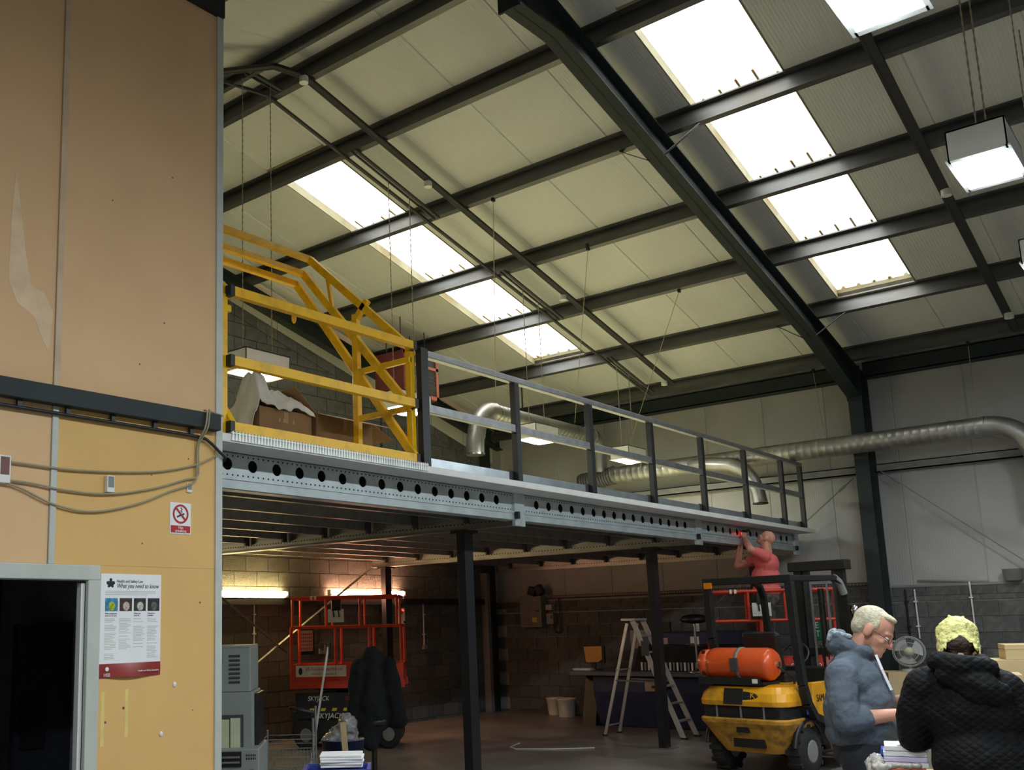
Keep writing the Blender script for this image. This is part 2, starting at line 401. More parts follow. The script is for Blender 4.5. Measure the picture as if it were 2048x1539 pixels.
MB().box(1.72, 1.76, YP-.012, YP+.014, 0, 5.93).build('cover_strip', M_trim, part, bevel=.003)
MB().box(4.115, 4.17, YP-.012, YP+.1, 0, 5.95).build('corner_strip', M_trim, part, bevel=.003)
patch = MB(); pts = [(2.64, 3.62), (2.66, 3.58), (2.70, 3.50), (2.80, 3.45), (2.86, 3.32), (2.905, 3.25), (2.92, 3.5), (2.86, 3.6), (2.78, 3.62), (2.74, 3.8), (2.66, 4.3), (2.645, 4.0)]
patch.prism(pts, lambda u, v, t: (u, t, v), YP-.0015, YP+.002).build('bare_plaster_patch', mk('bare_plaster', (.76, .56, .36), .8), part)
M_scuff = mk('wall_scuff', (.16, .10, .05), .9)
for x_, z_, r_ in ((3.70, 3.6, .006), (3.52, 3.3, .005), (3.9, 2.75, .005), (3.62, 2.62, .004), (3.79, 2.33, .006), (4.0, 1.85, .006), (3.66, 1.62, .004), (3.3, 4.3, .005), (3.75, 4.6, .005), (3.45, 1.25, .008), (3.95, 1.2, .004), (3.56, 2.2, .005), (3.33, 1.18, .007)):
    MB().lathe([(r_, -.001), (r_, .002)], 8, frame((x_, YP, z_), (1, 0, 0), (0, 0, 1))).build('scuff_mark', M_scuff, part)
for x_, z_, h_ in ((3.31, 1.2, .3), (3.47, 1.22, .27)):
    MB().box(x_-.012, x_+.012, YP-.0012, YP+.002, z_-h_/2, z_+h_/2).build('glue_strip', mk('old_tape', (.78, .60, .2), .6), part)
for x_, z_ in ((3.81, 1.36), (3.715, 1.08)):
    MB().ball((x_, YP-.002, z_), (.014, .006, .016), 8, 6).build('blu_tack', M_white, part)
ws = struct(MB().box(4.07, 4.165, YP+.1, 11.38, 0, 5.95).build('wall_office_side', M_clad)); ws['label'] = 'side wall of the office box'
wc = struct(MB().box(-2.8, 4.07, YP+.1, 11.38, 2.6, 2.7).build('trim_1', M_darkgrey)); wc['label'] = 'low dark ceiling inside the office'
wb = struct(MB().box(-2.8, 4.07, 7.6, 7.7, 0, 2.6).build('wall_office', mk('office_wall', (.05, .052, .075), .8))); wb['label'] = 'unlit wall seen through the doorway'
d1 = bpy.data.objects.new('door_1', None); C.objects.link(d1); struct(d1); d1['label'] = 'dark open doorway with a pale grey frame'
MB().box(2.17, 3.27, YP-.015, YP+.11, 1.975, 2.06).build('door_frame_head', M_trim, d1, bevel=.006)
MB().box(3.19, 3.275, YP-.015, YP+.11, 0, 1.975).build('door_frame_jamb', M_trim, d1, bevel=.006)
MB().box(3.165, 3.19, YP+.02, YP+.06, 0, 1.96).build('door_stop', M_white, d1)
MB().box(2.165, 2.25, YP-.015, YP+.11, 0, 1.975).build('door_frame_jamb', M_trim, d1, bevel=.006)
leaf = MB().box(3.62, 4.05, 6.52, 6.58, 0, 1.75).build('door_leaf', mk('door_navy', (.03, .032, .055), .5), d1)
MB().box(3.99, 4.03, 6.50, 6.53, 1.32, 1.53).build('door_handle', M_black, leaf)
MB().box(3.66, 3.84, 6.50, 6.53, .9, 1.25).build('door_grille', M_black, leaf)
# ---- dark beams on the partition
tr = struct(MB().box(-2.8, 4.11, YP-.07, YP+.0, 2.95, 3.055).build('trim_2', M_steel, bevel=.004)); tr['label'] = 'dark green steel rail across the ochre partition'
tr = struct(MB().box(-2.8, 4.165, YP-.03, YP+.1, 5.93, 6.12).build('trim_3', M_fblack)); tr['label'] = 'black beam along the top of the partition'

# ================================================================== STEEL FRAME
ang = math.atan(SL); cs = math.cos(ang)
def rafter_parts(root, yc, wf=.2, dep=.3, haunch=True):
    y0, y1 = yc-wf/2, yc+wf/2
    rt = lambda x: roofz(x)-.205
    for sgn, (xa, xb) in ((1, (RX, 16.45)), (-1, (-2.75, RX))):
        b = MB()
        b.prism([(xa, rt(xa)), (xb, rt(xb)), (xb, rt(xb)-.014), (xa, rt(xa)-.014)], lambda u, v, t: (u, t, v), y0, y1)
        b.prism([(xa, rt(xa)-.014), (xb, rt(xb)-.014), (xb, rt(xb)-dep), (xa, rt(xa)-dep)], lambda u, v, t: (u, t, v), yc-.006, yc+.006)
        if sgn > 0 and haunch:
            low = [(RX, rt(RX)-dep-.2), (7.62, rt(7.62)-dep), (14.3, rt(14.3)-dep), (16.12, 4.93)]
        else: low = [(xa, rt(xa)-dep), (xb, rt(xb)-dep)]
        for (a, za), (c, zc) in zip(low, low[1:]):
            b.prism([(a, za), (c, zc), (c, zc+.014), (a, za+.014)], lambda u, v, t: (u, t, v), y0, y1)
            b.prism([(a, za), (c, zc), (c, rt(c)-dep+.02), (a, rt(a)-dep+.02)], lambda u, v, t: (u, t, v), yc-.006, yc+.006)
        if sgn > 0 and haunch: b.box(RX-.012, RX+.012, y0-.01, y1+.01, rt(RX)-dep-.25, rt(RX))
        b.build('rafter', M_steel, root, world=True)
pf = thing('portal_frame', 'dark green steel portal frame crossing the roof from right column', 'steel frame', (16.3, 4.33, 0))
rafter_parts(pf, 4.33)
b = MB(); 
b.box(16.10, 16.115, 4.23, 4.43, 0, 5.42).box(16.485, 16.498, 4.23, 4.43, 0, 5.42).box(16.115, 16.485, 4.324, 4.336, 0, 5.42)
b.build('column', M_steel, pf, world=True)
bolts = MB()
for z in (4.98, 5.08, 5.24, 5.36):
    for y in (4.28, 4.38): bolts.lathe([(.014, 0), (.014, .02)], 6, frame((16.10, y, z), (0, -1, 0), (0, 0, 1)))
bolts.build('bolt', M_midgrey, pf, world=True)
MB().box(16.08, 16.1, 4.22, 4.44, 4.9, 5.42).build('end_plate', M_steel, pf, world=True)
for x in (9.78, 14.35):
    for s in (-1, 1):
        zb = roofz(x)-.205-.3
        MB().bar((x-.12, 4.33+.09*s, zb+.02), (x+.02, 4.33+.52*s, roofz(x)-.17), .045, .008).build('fly_brace', M_purlin, pf, world=True)
gf = thing('portal_frame', 'dark rafter running against the far gable wall', 'steel frame', (16.3, 11.1, 0))
rafter_parts(gf, 11.12, .16, .26, False)
MB().box(16.10, 16.25, 11.22, 11.38, 0, 5.4).build('column', M_steel, gf, world=True)
# pale boxed pier in the corner
pr_ = thing('corner_pier', 'pale boxed pipe riser standing in the far corner', 'pier', (16.02, 11.2, 0))
MB().box(15.98, 16.08, 11.24, 11.385, 0, 2.62).build('casing', M_midgrey, pr_, world=True, bevel=.004)
# purlins: Z sections
PX = [7.08, 8.25, 9.80, 11.34, 12.80, 14.37, 15.85]
ordw = ['first', 'second', 'third', 'fourth', 'fifth', 'sixth', 'seventh']
def purlin(x, label, side=1):
    zt = roofz(x); a = math.atan(SL)*side
    ca, sa = math.cos(a), math.sin(a)
    # (u along slope downhill, v normal up), origin on the roof underside
    prof = [(.0, 0), (-.068, 0), (-.068, -.018), (-.064, -.018), (-.064, -.005), (-.005, -.005), (-.005, -.2), (.064, -.2), (.064, -.182), (.068, -.182), (.068, -.205), (-.010, -.205), (-.010, -.010), (0, -.010)]
    prof = [(.004, 0), (-.068, 0), (-.068, -.02), (-.063, -.02), (-.063, -.006), (-.004, -.006), (-.004, -.204), (.068, -.204), (.068, -.182), (.063, -.182), (.063, -.198), (.004, -.198)]
    b = MB().prism(prof, lambda u, v, t: (x+(u*ca+v*sa)*side, t, zt-u*sa+v*ca if side > 0 else zt-u*math.sin(math.atan(SL))+v*ca), -6, 11.38)
    o = b.build('roof_purlin', M_purlin)
    return tag(o, label, 'purlin', 'roof purlins')
for i, x in enumerate(PX): purlin(x, '%s grey steel roof purlin counted down from the ridge to the right eaves' % ordw[i])
purlin(6.66, 'grey steel purlin just left of the roof ridge', -1); purlin(5.3, 'second purlin on the left slope, above the partition', -1)
eb = thing('eaves_beam', 'deep dark beam along the top of the right wall', 'beam', (16.35, 4, 5.27))
for ya, yb in ((-6, 4.22), (4.44, 11.1)):
    MB().box(16.26, 16.5, ya, yb, 5.27, 5.285).box(16.26, 16.272, ya, yb, 5.27, 5.50).box(16.26, 16.33, ya, yb, 5.485, 5.5).build('beam_length', M_steel, eb, world=True)
gr = thing('wall_girt', 'grey sheeting rail along the right wall below the duct', 'rail', (16.5, 4, 3.8))
for ya, yb in ((-6, 4.22), (4.44, 11.3)):
    MB().box(16.44, 16.6, ya, yb, 3.80, 3.82).box(16.44, 16.455, ya, yb, 3.80, 3.93).box(16.44, 16.52, ya, yb, 3.915, 3.93).build('rail_length', M_midgrey, gr, world=True)
gg = thing('gable_rail', 'black rail across the gable blocks below the tube lights', 'rail', (12, 11.35, 2.0))
MB().box(4.2, 15.97, 11.30, 11.385, 2.02, 2.12).build('rail_length', M_fblack, gg, world=True)
sr = thing('perforated_tray', 'perforated dark tray along the top of the right block wall', 'cable tray', (16.4, 7, 2.1))
b = MB().box(16.36, 16.47, 4.5, 10.15, 2.088, 2.098).box(16.36, 16.366, 4.5, 10.15, 2.09, 2.15).build('tray', M_fdirty if False else M_darkgrey, sr, world=True)
d = MB()
for i in range(110): d.lathe([(.012, 0), (.012, .004)], 6, frame((16.359, 4.55+.05*i, 2.12), (0, -1, 0), (0, 0, 1)))
o = d.build('slot', M_bracecol, sr, world=True); o['kind'] = 'stuff'

# tie rods of the wall bracing
def rod(p, q, label):
    t = thing('brace_rod', label, 'brace rod', p, 0, 'wind bracing rods')
    MB().tube([p, q], .009, 6).build('rod', M_midgrey, t, world=True)
    m_ = Vector(p).lerp(Vector(q), .06); d_ = (Vector(q)-Vector(p)).normalized()
    MB().tube([m_, m_+d_*.12], .018, 8).build('turnbuckle', M_midgrey, t, world=True)
rod((16.42, 4.18, 3.83), (16.42, 1.4, 1.45), 'thin brace rod falling right from the column across pale panels')
rod((16.42, 4.55, 3.76), (16.42, 6.9, 1.9), 'thin brace rod falling left from the column behind the deck')

# ================================================================== MEZZANINE
YF = 5.51; BX = [4.29, 8.42, 12.68, 16.36]
mz = thing('mezzanine', 'galvanised steel mezzanine floor on dark posts', 'mezzanine', (12.68, 6.18, 0))
for i in range(5):
    for j in range(3):
        xa = 4.2+i*2.44; xb = min(xa+2.434, 16.4); ya = 5.22+j*2.03; yb = min(ya+2.024, 11.25)
        MB().box(xa, xb, ya, yb, 2.962, 3.0).build('deck_board', M_deck, mz, world=True)
MB().box(4.2, 16.42, 5.2, 5.225, 2.955, 3.008).box(4.2, 16.42, 5.2, 5.5, 2.95, 2.956).build('edge_channel', M_white if False else mk('pale_channel', (.80, .81, .79), .45, metal=.0, var=.05), mz, world=True)
tt = MB()
for i in range(74):
    x = 4.42+.0295*i; tt.prism([(x, 2.962), (x+.026, 2.962), (x+.016, 3.03), (x+.010, 3.03)], lambda u, v, t: (u, t, v), 5.188, 5.2)
    tt.prism([(x, 5.19), (x+.026, 5.19), (x+.014, 5.25)], lambda u, v, t: (u, v, t), 3.01, 3.022)
o = tt.build('tread_edge', mk('bright_tread', (.74, .76, .72), .35, metal=.3), mz, world=True); o['kind'] = 'stuff'; o['label'] = 'serrated bright tread strip below the yellow gate'
def holeplate(x0, x1, z0, z1, y, n, r):
    b = MB(); m_ = .16; w_ = (x1-x0-2*m_)/n
    b.add([(x0, y, z0), (x0+m_, y, z0), (x0+m_, y, z1), (x0, y, z1)], [(0, 1, 2, 3)]); b.add([(x1-m_, y, z0), (x1, y, z0), (x1, y, z1), (x1-m_, y, z1)], [(0, 1, 2, 3)])
    for i in range(n):
        xa = x0+m_+w_*i; xb = xa+w_; c = ((xa+xb)/2, (z0+z1)/2+.01); K = 5; pts = []
        cor = [(xa, z0), (xb, z0), (xb, z1), (xa, z1)]
        for q in range(4):
            p, p2 = cor[q], cor[(q+1) % 4]
            for t in range(K): pts.append((p[0]+(p2[0]-p[0])*t/K, p[1]+(p2[1]-p[1])*t/K))
        an = [R(225)+2*math.pi*t/(4*K) for t in range(4*K)]
        ci = [(c[0]+r*math.cos(a), c[1]+r*math.sin(a)) for a in an]; N_ = 4*K
        b.add([(u, y, v) for u, v in pts]+[(u, y, v) for u, v in ci], [(t, (t+1) % N_, N_+(t+1) % N_, N_+t) for t in range(N_)])
        b.add([(u, y, v) for u, v in ci]+[(u, y+.006, v) for u, v in ci], [(t, (t+1) % N_, N_+(t+1) % N_, N_+t) for t in range(N_)])
    return b
M_beam = mk('galvanised_blue', (.50, .56, .57), .42, metal=.35, var=.14, scale=6)
for i in range(3):
    xa, xb = BX[i]+.08, BX[i+1]-.08
    nh = int((xb-xa-.3)/.232)
    h = holeplate(xa, xb, 2.765, 2.94, YF, nh, .046)
    h.box(xa, xb, YF-.022, YF+.002, 2.68, 2.757).box(xa, xb, YF-.03, YF-.02, 2.745, 2.767).box(xa, xb, YF, YF+.1, 2.676, 2.684).box(xa, xb, YF, YF+.1, 2.938, 2.946)
    fb = h.build('front_beam', M_beam, mz, world=True)
    MB().box(xa, xb, YF+.09, YF+.096, 2.70, 2.935).build('beam_back', M_darkgrey, fb, world=True)
    d = MB(); k = int((xb-xa)/.05)
    for j in range(k):
        for zq in (2.785, 2.925): d.lathe([(.007, 0), (.007, .002)], 6, frame((xa+.03+.05*j, YF-.001, zq), (1, 0, 0), (0, 0, 1)))
    o = d.build('perforation', M_fblack, fb, world=True); o['kind'] = 'stuff'
for i, x in enumerate(BX):
    b = MB().box(x-.004, x+.004, YF, 11.25, 2.64, 2.95).box(x-.05, x+.05, YF, 11.25, 2.63, 2.642).box(x-.05, x+.05, YF, 11.25, 2.94, 2.95)
    yb = b.build('cross_beam', M_galv, mz, world=True)
    d = MB()
    for j in range(110):
        for zq in (2.70, 2.89): d.lathe([(.009, 0), (.009, .003)], 6, frame((x-.0045, 5.6+.05*j, zq), (0, -1, 0), (0, 0, 1)))
    o = d.build('perforation', M_fblack, yb, world=True); o['kind'] = 'stuff'
    MB().box(x-.09, x+.09, YF-.03, YF+.01, 2.62, 2.95).build('splice_plate', M_beam, mz, world=True, bevel=.004)
    MB().box(x-.03, x+.03, YF-.06, YF-.03, 2.955, 2.99).box(x-.10, x-.06, YF-.07, YF-.03, 2.69, 2.76).build('connector', M_fblack, mz, world=True)
jm = {}
for i in range(3):
    xa, xb = BX[i]+.055, BX[i+1]-.055
    for j in range(8):
        y = 6.12+.685*j
        MB().box(xa, xb, y, y+.004, 2.74, 2.94).box(xa, xb, y, y+.055, 2.736, 2.742).box(xa, xb, y+.05, y+.055, 2.742, 2.755).box(xa, xb, y, y+.055, 2.938, 2.944).build('joist', M_galv, mz, world=True)
        for xq in (xa, xb): MB().box(xq-.035, xq+.035, y-.03, y+.0, 2.70, 2.93).build('joist_cleat', M_darkgrey, mz, world=True)
def mpost(x, y, zt=2.63):
    b = MB().box(x-.075, x+.075, y-.05, y-.044, 0, zt).box(x-.075, x+.075, y+.044, y+.05, 0, zt).box(x-.075, x-.067, y-.05, y+.05, 0, zt).box(x+.067, x+.075, y-.05, y+.05, 0, zt)
    p = b.build('post', M_blackcol, mz, world=True, bevel=.003)
    MB().box(x-.16, x+.16, y-.12, y+.12, 0, .012).build('base_plate', M_galv, p, world=True)
    MB().box(x-.12, x+.12, y-.09, y+.09, 2.60, 2.632).build('head_plate', M_fblack, p, world=True)
for x in (8.42, 12.68): mpost(x, 6.18); mpost(x, 10.95)
mpost(16.3, 6.18); mpost(4.4, 6.6)
def mbrace(p, q): MB().bar(p, q, .05, .012).build('diagonal_brace', M_bracecol, mz, world=True)
mbrace((12.3, 10.95, 2.60), (9.3, 10.95, .9)); mbrace((9.0, 10.95, 2.2), (10.4, 10.95, 1.3))
# guard rail
gl = thing('guard_rail', 'grey handrail on dark posts along the mezzanine edge', 'railing', (10.9, 5.25, 3.0))
RPX = [6.64, 8.08, 9.52, 10.97, 12.41, 13.84, 15.28, 16.12]
for i, x in enumerate(RPX):
    w_ = .05 if i == 0 else .038
    MB().box(x-w_, x+w_, 5.228, 5.29, 3.0, 4.06 if i == 0 else 3.985).build('rail_post', M_blackcol, gl, world=True, bevel=.003)
    if i: MB().box(x-.10, x-.03, 5.29, 5.31, 3.0, 3.12).build('post_bracket', M_darkgrey, gl, world=True)
for a, c in zip(RPX, RPX[1:]):
    MB().box(a+.04, c-.04, 5.235, 5.28, 3.495, 3.565).box(a+.04, c-.04, 5.228, 5.288, 3.490, 3.497).build('mid_rail', M_galv, gl, world=True, bevel=.004)
MB().box(6.69, 16.16, 5.225, 5.295, 3.985, 4.045).build('top_rail', M_galv, gl, world=True, bevel=.006)
for a, c in zip(RPX, RPX[1:]): MB().box(a+.02, c, 5.292, 5.298, 3.0, 3.105).build('toe_board', mk('bright_galvanised', (.50, .56, .60), .3, metal=.8, var=.15), gl, world=True)

# ================================================================== YELLOW PALLET GATE
pg = thing('pallet_gate', 'yellow up-and-over pallet safety gate on the mezzanine edge', 'safety gate', (5.55, 5.3, 3.0))
T = .05
GX0, GX1 = 4.49, 6.53
for z in (4.07, 3.555, 3.075):
    MB().box(GX0-.03, GX1+.03, 5.25, 5.305, z-.036, z+.036).build('front_rail', M_gate, pg, world=True, bevel=.003)
    for x in (GX0-.012, GX1+.012): MB().cbox((x, 5.2775, z), (.04, .063, .080)).build('end_cap', M_black, pg, world=True)
AR = [((5.30, 4.05), (6.52, 5.19)), ((5.32, 3.53), (6.60, 5.06)), ((5.28, 3.09), (6.70, 4.98))]
for (ya, za), (yb, zb) in AR:
    MB().box(GX0, GX1, yb-.028, yb+.028, zb-.028, zb+.028).build('raised_rail', M_gate, pg, world=True, bevel=.003)
for x in (GX0, GX1):
    for (ya, za), (yb, zb) in AR: MB().bar((x, ya, za), (x, yb, zb), T, .07).build('swing_arm', M_gate, pg, world=True, bevel=.003)
    MB().box(x-(.07 if x < 5 else 0), x+(-.015 if x < 5 else .055), 5.30, 5.36, 3.0, 4.05).build('front_post', M_gate, pg, world=True, bevel=.003)
    MB().box(x-.028, x+.028, 5.90, 5.96, 3.0, 4.50).build('rear_post', M_gate, pg, world=True, bevel=.003)
    for z in (3.95, 3.52): MB().box(x-.02, x+.02, 5.30, 5.93, z-.025, z+.025).build('side_tie', M_gate, pg, world=True, bevel=.003)
    MB().bar((x, 5.93, 4.45), (x, 5.78, 4.60), .05).build('pivot_bracket', M_gate, pg, world=True)
    MB().bar((x, 6.22, 4.62), (x, 6.28, 4.93), .03).build('arm_link', M_gate, pg, world=True)
    MB().box(x-.03, x+.03, 5.25, 6.1, 3.0, 3.03).build('foot_rail', M_gate, pg, world=True)
MB().box(5.66, 5.72, 5.27, 5.33, 3.0, 3.05).build('floor_stop', M_gate, pg, world=True)
M_gw = MB().ball((GX1-.12, 6.62, 4.6), (.03, .02, .06), 8, 6).build('latch', M_gate, pg, world=True)
# ================================================================== LAMPS
def lensmat(name, col, s):
    m_ = mk(name, (.9, .9, .88), .4); b = m_.node_tree.nodes['Principled BSDF']
    b.inputs['Emission Color'].default_value = (*col, 1); b.inputs['Emission Strength'].default_value = s; return m_
M_lw = lensmat('lens_warm', (1., 1., .84), LAMP_WARM); M_lc = lensmat('lens_cool', (.87, .96, 1.), LAMP_COOL)
M_housing = mk('lamp_housing', (.72, .74, .70), .5, var=.04)
def chain(p, q, name, parent):
    p = Vector(p); q = Vector(q); n = max(4, int((q-p).length/.035)); b = MB()
    b.tube([p.lerp(q, i/n) for i in range(n+1)], [.0075 if i % 2 else .0035 for i in range(n+1)], 5)
    return b.build(name, M_cable, parent, world=True)
def lamp(x, y, z, label, warm):
    t = thing('high_bay_lamp', label, 'lamp', (x, y, z), 0, 'high bay lamps')
    b = MB(); a, c, h = .30, .165, .20
    b.box(x-a, x+a, y-c, y-c+.008, z, z+h).box(x-a, x+a, y+c-.008, y+c, z, z+h).box(x-a, x-a+.008, y-c, y+c, z, z+h).box(x+a-.008, x+a, y-c, y+c, z, z+h).box(x-a, x+a, y-c, y+c, z+h-.01, z+h)
    b.build('housing', M_housing, t, world=True)
    MB().box(x-a-.015, x+a+.015, y-c-.015, y-c+.012, z-.008, z+.004).box(x-a-.015, x+a+.015, y+c-.012, y+c+.015, z-.008, z+.004).box(x-a-.015, x-a+.03, y-c, y+c, z-.008, z+.004).box(x+a-.03, x+a+.015, y-c, y+c, z-.008, z+.004).build('bezel', M_housing, t, world=True)
    lens = MB(); n = 8; vs = []
    for i in range(n+1):
        for j in range(n+1):
            u, v = -1+2*i/n, -1+2*j/n; vs.append((x+u*(a-.04), y+v*(c-.012), z+.002-.06*(1-u*u)*(1-v*v)))
    lens.add(vs, [(i*(n+1)+j, i*(n+1)+j+1, (i+1)*(n+1)+j+1, (i+1)*(n+1)+j) for i in range(n) for j in range(n)], True)
    lens.build('lens', M_lw if warm else M_lc, t, world=True)
    MB().box(x-.1, x+.1, y-.06, y+.06, z+h, z+h+.035).build('gear_box', M_housing, t, world=True)
    for s in (-1, 1): chain((x+.2*s, y, z+h), (x+.2*s, y, roofz(x+.2*s)-.24), 'chain', t)
    return t
for x, l in ((6.66, 'high bay lamp glowing above the cardboard boxes'), (9.02, 'high bay lamp seen through the yellow gate beside the red heater'),
             (11.95, 'high bay lamp below the spiral duct, third from the left'), (14.65, 'high bay lamp in front of the far right duct, last of the mezzanine row')):
    lamp(x, 7.42, 4.24 if x < 8 else 4.20, l, True)
for x, l in ((4.72, 'dazzling high bay lamp cut by the top edge of the picture'), (7.25, 'green-tinged high bay lamp at the right below the top corner'), (9.8, 'high bay lamp half cut off at the right edge'),
             (12.65, 'unseen high bay lamp added just beyond the right edge'), (2.2, 'unseen high bay lamp added above the doorway side of the aisle'), (-.4, 'unseen high bay lamp added over the viewer')):  # last three lie out of view, added for more light
    lamp(x, 1.0, 4.52, l, False)
lamp(4.72, -3.6, 4.52, 'unseen high bay lamp added in the aisle behind the viewer', False)  # out-of-view lamp, added as extra light from behind
def tubelight(x0, x1, z, col, s, label):
    t = thing('tube_light', label, 'tube light', ((x0+x1)/2, 11.34, z), 0, 'tube lights on the gable wall')
    MB().box(x0, x1, 11.30, 11.385, z-.09, z-.045).build('batten', M_white, t, world=True, bevel=.006)
    for x in (x0, x1-.05): MB().box(x, x+.05, 11.27, 11.33, z-.05, z+.04).build('end_cap', M_white, t, world=True)
    MB().tube([(x0+.03, 11.295, z), (x1-.03, 11.295, z)], .034, 12).build('diffuser_tube', lensmat('tube_'+label[:12], col, s), t, world=True)
    cb = MB().tube([(x1, 11.36, z-.02), (x1+.07, 11.37, z-.05), (x1+.08, 11.37, z-.12), (x1+.02, 11.37, z-.17)], .006, 6).build('flex', M_cable, t, world=True)
tubelight(6.6, 8.0, 2.185, (1., .78, .42), TUBE, 'hidden fluorescent tube light behind the partition')  # unseen tube, added to light beams and machines under the deck
tubelight(9.35, 10.74, 2.185, (1., .72, .30), TUBE, 'yellowish fluorescent tube light left of the orange lift')
tubelight(11.66, 13.56, 2.215, (1., .46, .26), TUBE, 'pinkish fluorescent tube light behind the orange lift')

# ================================================================== TRAYS AND CONDUITS UNDER THE ROOF
def tray(pts, w_, name, label, cat, grp=None, slots=True):
    t = thing(name, label, cat, pts[0], 0, grp)
    b = MB()
    for p, q in zip(pts, pts[1:]):
        p, q = Vector(p), Vector(q); d_ = (q-p).normalized(); sd = Vector((0, 0, 1)).cross(d_).normalized()
        for s in (-1, 1): b.bar(p+sd*s*w_/2, q+sd*s*w_/2, .022, .035)
        b.bar(p-Vector((0, 0, .012)), q-Vector((0, 0, .012)), w_, .004)
        if False:
            k = max(2, int((q-p).length/.28))
            for i in range(k+1): m_ = p.lerp(q, i/k); b.bar(m_-sd*w_/2, m_+sd*w_/2, .05, .01)
    b.build('tray', mk('tray_steel', (.028, .028, .028), .6), t, world=True)
    return t
rz = lambda x, o=.24: roofz(x)-o
t1 = tray([(6.05, 7.45, rz(6.05)), (6.6, 7.08, rz(6.75)), (6.95, 7.0, rz(6.95)), (15.4, 6.93, rz(15.4))], .06, 'cable_tray', 'long double cable tray running down the roof slope over the mezzanine', 'cable tray', 'roof cable trays')
for x in (6.96, 9.07, 12.14, 15.27): MB().lathe([(.05, -.05), (.05, .02)], 12, Matrix.Translation((x, 7.0, rz(x, .27)))).build('junction_box', M_white, t1, world=True)
t4 = tray([(9.0, 2.1, rz(9.0)), (15.75, 2.1, rz(15.75))], .08, 'cable_tray', 'grey cable tray running down the roof beside the right-hand lamps', 'cable tray', 'roof cable trays')
for x in (12.08, 15.19): MB().lathe([(.055, -.05), (.055, .02)], 12, Matrix.Translation((x, 2.08, rz(x, .27)))).build('junction_box', M_white, t4, world=True)
cd = thing('roof_conduit', 'thin dark conduit running down the roof beside the far rooflight', 'conduit', (6.5, 7.58, rz(6.95)))
MB().bar((6.3, 7.75, rz(6.9)), (6.95, 7.58, rz(6.95)), .03, .03).bar((6.95, 7.58, rz(6.95)), (15.7, 7.48, rz(15.7)), .035, .03).build('conduit', M_darkgrey, cd, world=True)
for (xa, xb), l in zip(((6.5, 6.98), (8.16, 9.75), (11.2, 12.75), (14.15, 15.63)), ('shortest dark strut at the ridge above the first lamp', 'dark strut between second and third purlin holding a lamp chain', 'dark strut beside the long cable tray, mid slope', 'lowest dark strut holding the last mezzanine lamp')):
    s_ = thing('lamp_strut', l, 'strut', (xa, 7.38, rz((xa+xb)/2)), 0, 'lamp struts under the purlins')
    MB().bar((xa, 7.37, rz(max(xa, RX))), (xb, 7.37, rz(xb)), .035, .03).build('strut', M_darkgrey, s_, world=True)
    MB().bar((xa, 7.43, rz(max(xa, RX))), (xb, 7.43, rz(xb)), .012, .03).build('strut_lip', M_darkgrey, s_, world=True)
def wire(p, q, label):
    t = thing('hanging_wire', label, 'wire', p, 0, 'wires hanging from the purlins')
    MB().tube([p, q], .005, 5).build('cord', M_cable, t, world=True)
    MB().cbox((p[0], p[1], p[2]+.03), (.05, .03, .09)).build('clip', M_black, t, world=True)
wire((11.30, 6.10, rz(11.3, .23)), (14.9, 8.5, 5.02), 'slanting wire from the fourth purlin to the duct')
wire((12.80, 5.55, rz(12.8, .23)), (15.7, 7.9, 4.7), 'slanting wire from the fifth purlin down to the pipe')
wire((9.80, 6.55, rz(9.8, .23)), (12.6, 8.55, 5.0), 'slanting wire from the third purlin to the duct bend')
wire((15.95, 4.85, rz(15.9)), (15.87, 4.75, 4.37), 'short wire holding the wall duct left of the column')
wire((15.95, 2.72, rz(15.9)), (15.87, 2.72, 4.37), 'short wire holding the wall duct at the right edge')

# ================================================================== DUCTS
def ribbed(pts, r, step=.11, rib=.002, n=20):
    P = [Vector(p) for p in pts]; out = []; rs = []; L_ = 0
    for a, c in zip(P, P[1:]):
        k = max(1, round((c-a).length/step))
        for i in range(k):
            for e, dr in ((0, 0), (.80, 0), (.86, rib), (.94, rib)):
                out.append(a.lerp(c, (i+e)/k)); rs.append(r+dr)
    out.append(P[-1]); rs.append(r)
    return MB().tube(out, rs, n, cap=False)
dz = 4.2
d1_ = thing('spiral_duct', 'silver spiral duct running along the right wall', 'duct', (15.87, 5, 4.2), 0, 'spiral extraction ducts')
ribbed([(15.87, 8.35, dz-.02), (15.87, 2.62, dz)], .145).build('duct_run', M_duct, d1_, world=True)
el = arc((15.87, 2.62, dz-.55), .55, R(90), R(0), 10, (0, -1, 0), (0, 0, 1))
MB().tube(el+[(15.87, 2.07, 3.2)], .148, 20, cap=False).build('elbow', M_duct, d1_, world=True)
for y in (8.35, 7.75, 7.6, 2.64, 3.05): MB().tube([(15.87, y-.015, dz), (15.87, y+.015, dz)], .153, 20).build('clamp_band', M_duct, d1_, world=True)
ribbed([(15.87, 9.0, dz-.08), (15.87, 8.35, dz-.02)], .15, .05, .012).build('flexible_sleeve', M_darkgrey, d1_, world=True)
MB().tube([(15.85, 6.95, dz-.02), (15.7, 6.5, dz-.06), (15.62, 6.15, dz-.12), (15.60, 5.92, dz-.24), (15.60, 5.80, dz-.42), (15.60, 5.74, dz-.62), (15.60, 5.72, dz-.78)], [.11, .11, .11, .108, .106, .106, .112], 18, cap=False).build('branch', M_duct, d1_, world=True)
MB().tube([(15.60, 5.72, dz-.78), (15.60, 5.72, dz-.80)], .116, 18, cap=False).build('branch_rim', M_black, d1_, world=True)
d2_ = thing('spiral_duct', 'silver spiral duct with a drooping open end above the mezzanine', 'duct', (14, 8.6, 4.8), 0, 'spiral extraction ducts')
zr = 4.88
ribbed([(12.62, 8.6, zr), (15.62, 8.6, zr)], .135).build('duct_run', M_duct, d2_, world=True)
